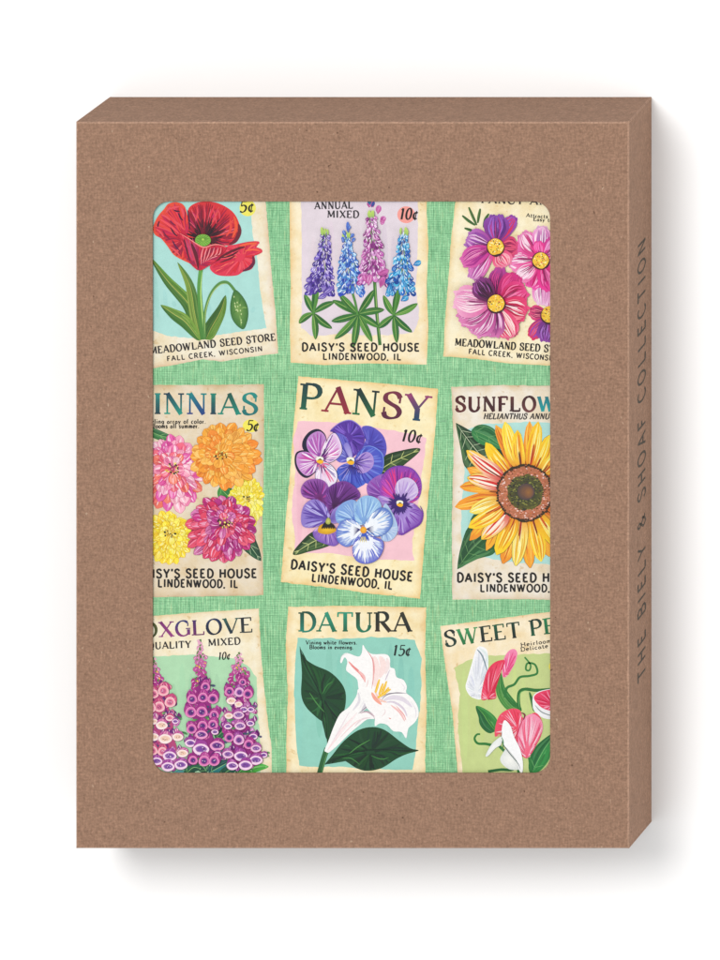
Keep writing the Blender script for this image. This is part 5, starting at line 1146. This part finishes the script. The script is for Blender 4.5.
B = Blob([(248, 260), (275, 248), (305, 270), (312, 340), (306, 390), (285, 440), (276, 524), (240, 526), (210, 508), (190, 466), (200, 420), (220, 350)], (240, 242, 244), (250, 250, 250), (250, 512), cm=(228, 230, 238)); B.rays(30, .3, .93, [(250, 250, 252), (208, 214, 226), (222, 226, 232)], 5)
stroke([(250, 262), (280, 300), (306, 380)], 8, (130, 150, 160)); stroke([(262, 256), (300, 290), (310, 350)], 12, (226, 238, 236))
B = Blob([(386, 400), (392, 320), (420, 272), (450, 262), (466, 284), (456, 330), (430, 380), (404, 412)], (236, 90, 140), (244, 140, 180), (402, 400), cm=(242, 110, 156)); B.rays(12, .2, .9, [(252, 200, 216), (232, 70, 130)], 5)
B = Blob([(274, 528), (286, 440), (310, 370), (350, 330), (400, 322), (385, 370), (362, 440), (350, 480), (352, 524), (310, 530)], (238, 60, 90), (232, 50, 84), (312, 524), cm=(240, 96, 126)); B.rays(36, .2, .95, [(250, 160, 176), (226, 40, 80), (248, 190, 204), (214, 30, 70)], 6)
begin("sweet_pea_flower", label="right sweet pea, crimson, cut off by the window edge")
B = Blob([(552, 510), (600, 482), (700, 478), (740, 560), (720, 620), (640, 636), (590, 622), (556, 590), (548, 560)], (246, 246, 248), (244, 244, 246), (640, 590)); stroke([(560, 560), (600, 600), (680, 626)], 6, (140, 150, 150))
B = Blob([(554, 520), (600, 486), (700, 478), (730, 540), (700, 590), (640, 590), (590, 570)], (220, 30, 80), (236, 60, 100), (660, 560), cm=(232, 60, 104)); B.rays(26, .3, .95, [(250, 180, 200), (210, 20, 70), (246, 130, 160)], 5)
begin("sweet_pea_flower", label="lower sweet pea with broad pink hood and white keel")
B = Blob([(390, 815), (410, 790), (440, 800), (480, 860), (490, 900), (430, 905), (390, 880), (374, 850)], (250, 250, 244), (226, 230, 226))
B = Blob([(348, 730), (350, 670), (375, 610), (430, 580), (480, 588), (500, 630), (560, 600), (596, 640), (600, 700), (570, 770), (520, 844), (470, 810), (430, 760), (390, 700)], (236, 60, 80), (240, 110, 140), (450, 720), cm=(238, 76, 104)); B.rays(60, .2, .96, [(250, 170, 190), (232, 50, 84), (248, 200, 212), (220, 40, 70), (244, 120, 150)], 6)
B = Blob([(470, 700), (490, 640), (545, 606), (594, 640), (600, 700), (560, 780), (520, 842), (478, 790)], (240, 90, 120), (246, 150, 180), (518, 834), cm=(246, 130, 160)); B.rays(40, .3, .96, [(252, 206, 220), (238, 80, 120), (250, 180, 200)], 5)
stroke([(500, 628), (478, 680), (462, 740)], 6, (206, 50, 90)); stroke([(486, 600), (506, 612), (500, 640)], 8, (120, 20, 60))
Blob([(398, 640), (430, 670), (450, 730), (480, 790), (496, 860), (494, 918), (478, 910), (466, 860), (430, 810), (388, 760), (384, 690)], (252, 252, 250), (240, 242, 244), cm=(250, 250, 250))
stroke([(386, 700), (384, 750), (420, 810), (470, 870), (484, 905)], 4, (90, 110, 110))
Blob([(382, 728), (380, 770), (350, 790), (310, 832), (298, 826), (325, 775), (350, 748)], (250, 250, 248), (226, 232, 228)); stroke([(384, 730), (392, 760), (386, 800)], 6, (70, 140, 80))
end()

# ================================================================== lettering printed down the right side of the box
import numpy as _n
def side_lettering():
    """same drawn letters, laid on the right wall, reading upwards"""
    V, F = [], []
    ox = 0.06
    lvl = [0]
    def put(s, y0, y1, zc, h):
        hw, lt, sl, sw_, sp = STY['wide']
        adv = [GL[ch][0] + sp for ch in s]; k = (y0 - y1) / (sum(adv) - sp); x = 0
        for ch, a in zip(s, adv):
            for si, (kind, pts) in enumerate(GL[ch][1]):
                pp = cat(pts, False, 4) if 'c' in kind else pts
                N = len(pp)
                # s-axis runs up the box (decreasing y), letter top faces the front edge... to the left
                Q = [(y0 - (x + p[0]) * k, zc + (p[1] - .5) * h) for p in pp]
                b0 = len(V); off = ox + .03 * si
                for sd in (1, -1):
                    for i in range(N):
                        a_, b_ = Q[max(0, i - 1)], Q[min(N - 1, i + 1)]
                        dx, dy = b_[0] - a_[0], b_[1] - a_[1]; d = math.hypot(dx, dy) or 1
                        wv = 1.15 * sd
                        yy = Q[i][0] - dy / d * wv; zz = Q[i][1] + dx / d * wv * 2.6
                        t = (DEP - zz) / DEP; V.append(W(X1 + (BX1 - X1) * t + off, yy, zz))
                F.extend([(b0 + i, b0 + i + 1, b0 + N + i + 1, b0 + N + i) for i in range(N - 1)])
            x += a
    put("THE BIELY & SHOAF COLLECTION", 697, 255, DEP * .44, DEP * .33)
    mesh_obj("side_lettering", V, F, M_SIDEINK, right)
side_lettering()
print("max level", int(grid.max()), "-> mm", int(grid.max()) * DZ * PX * 1000)
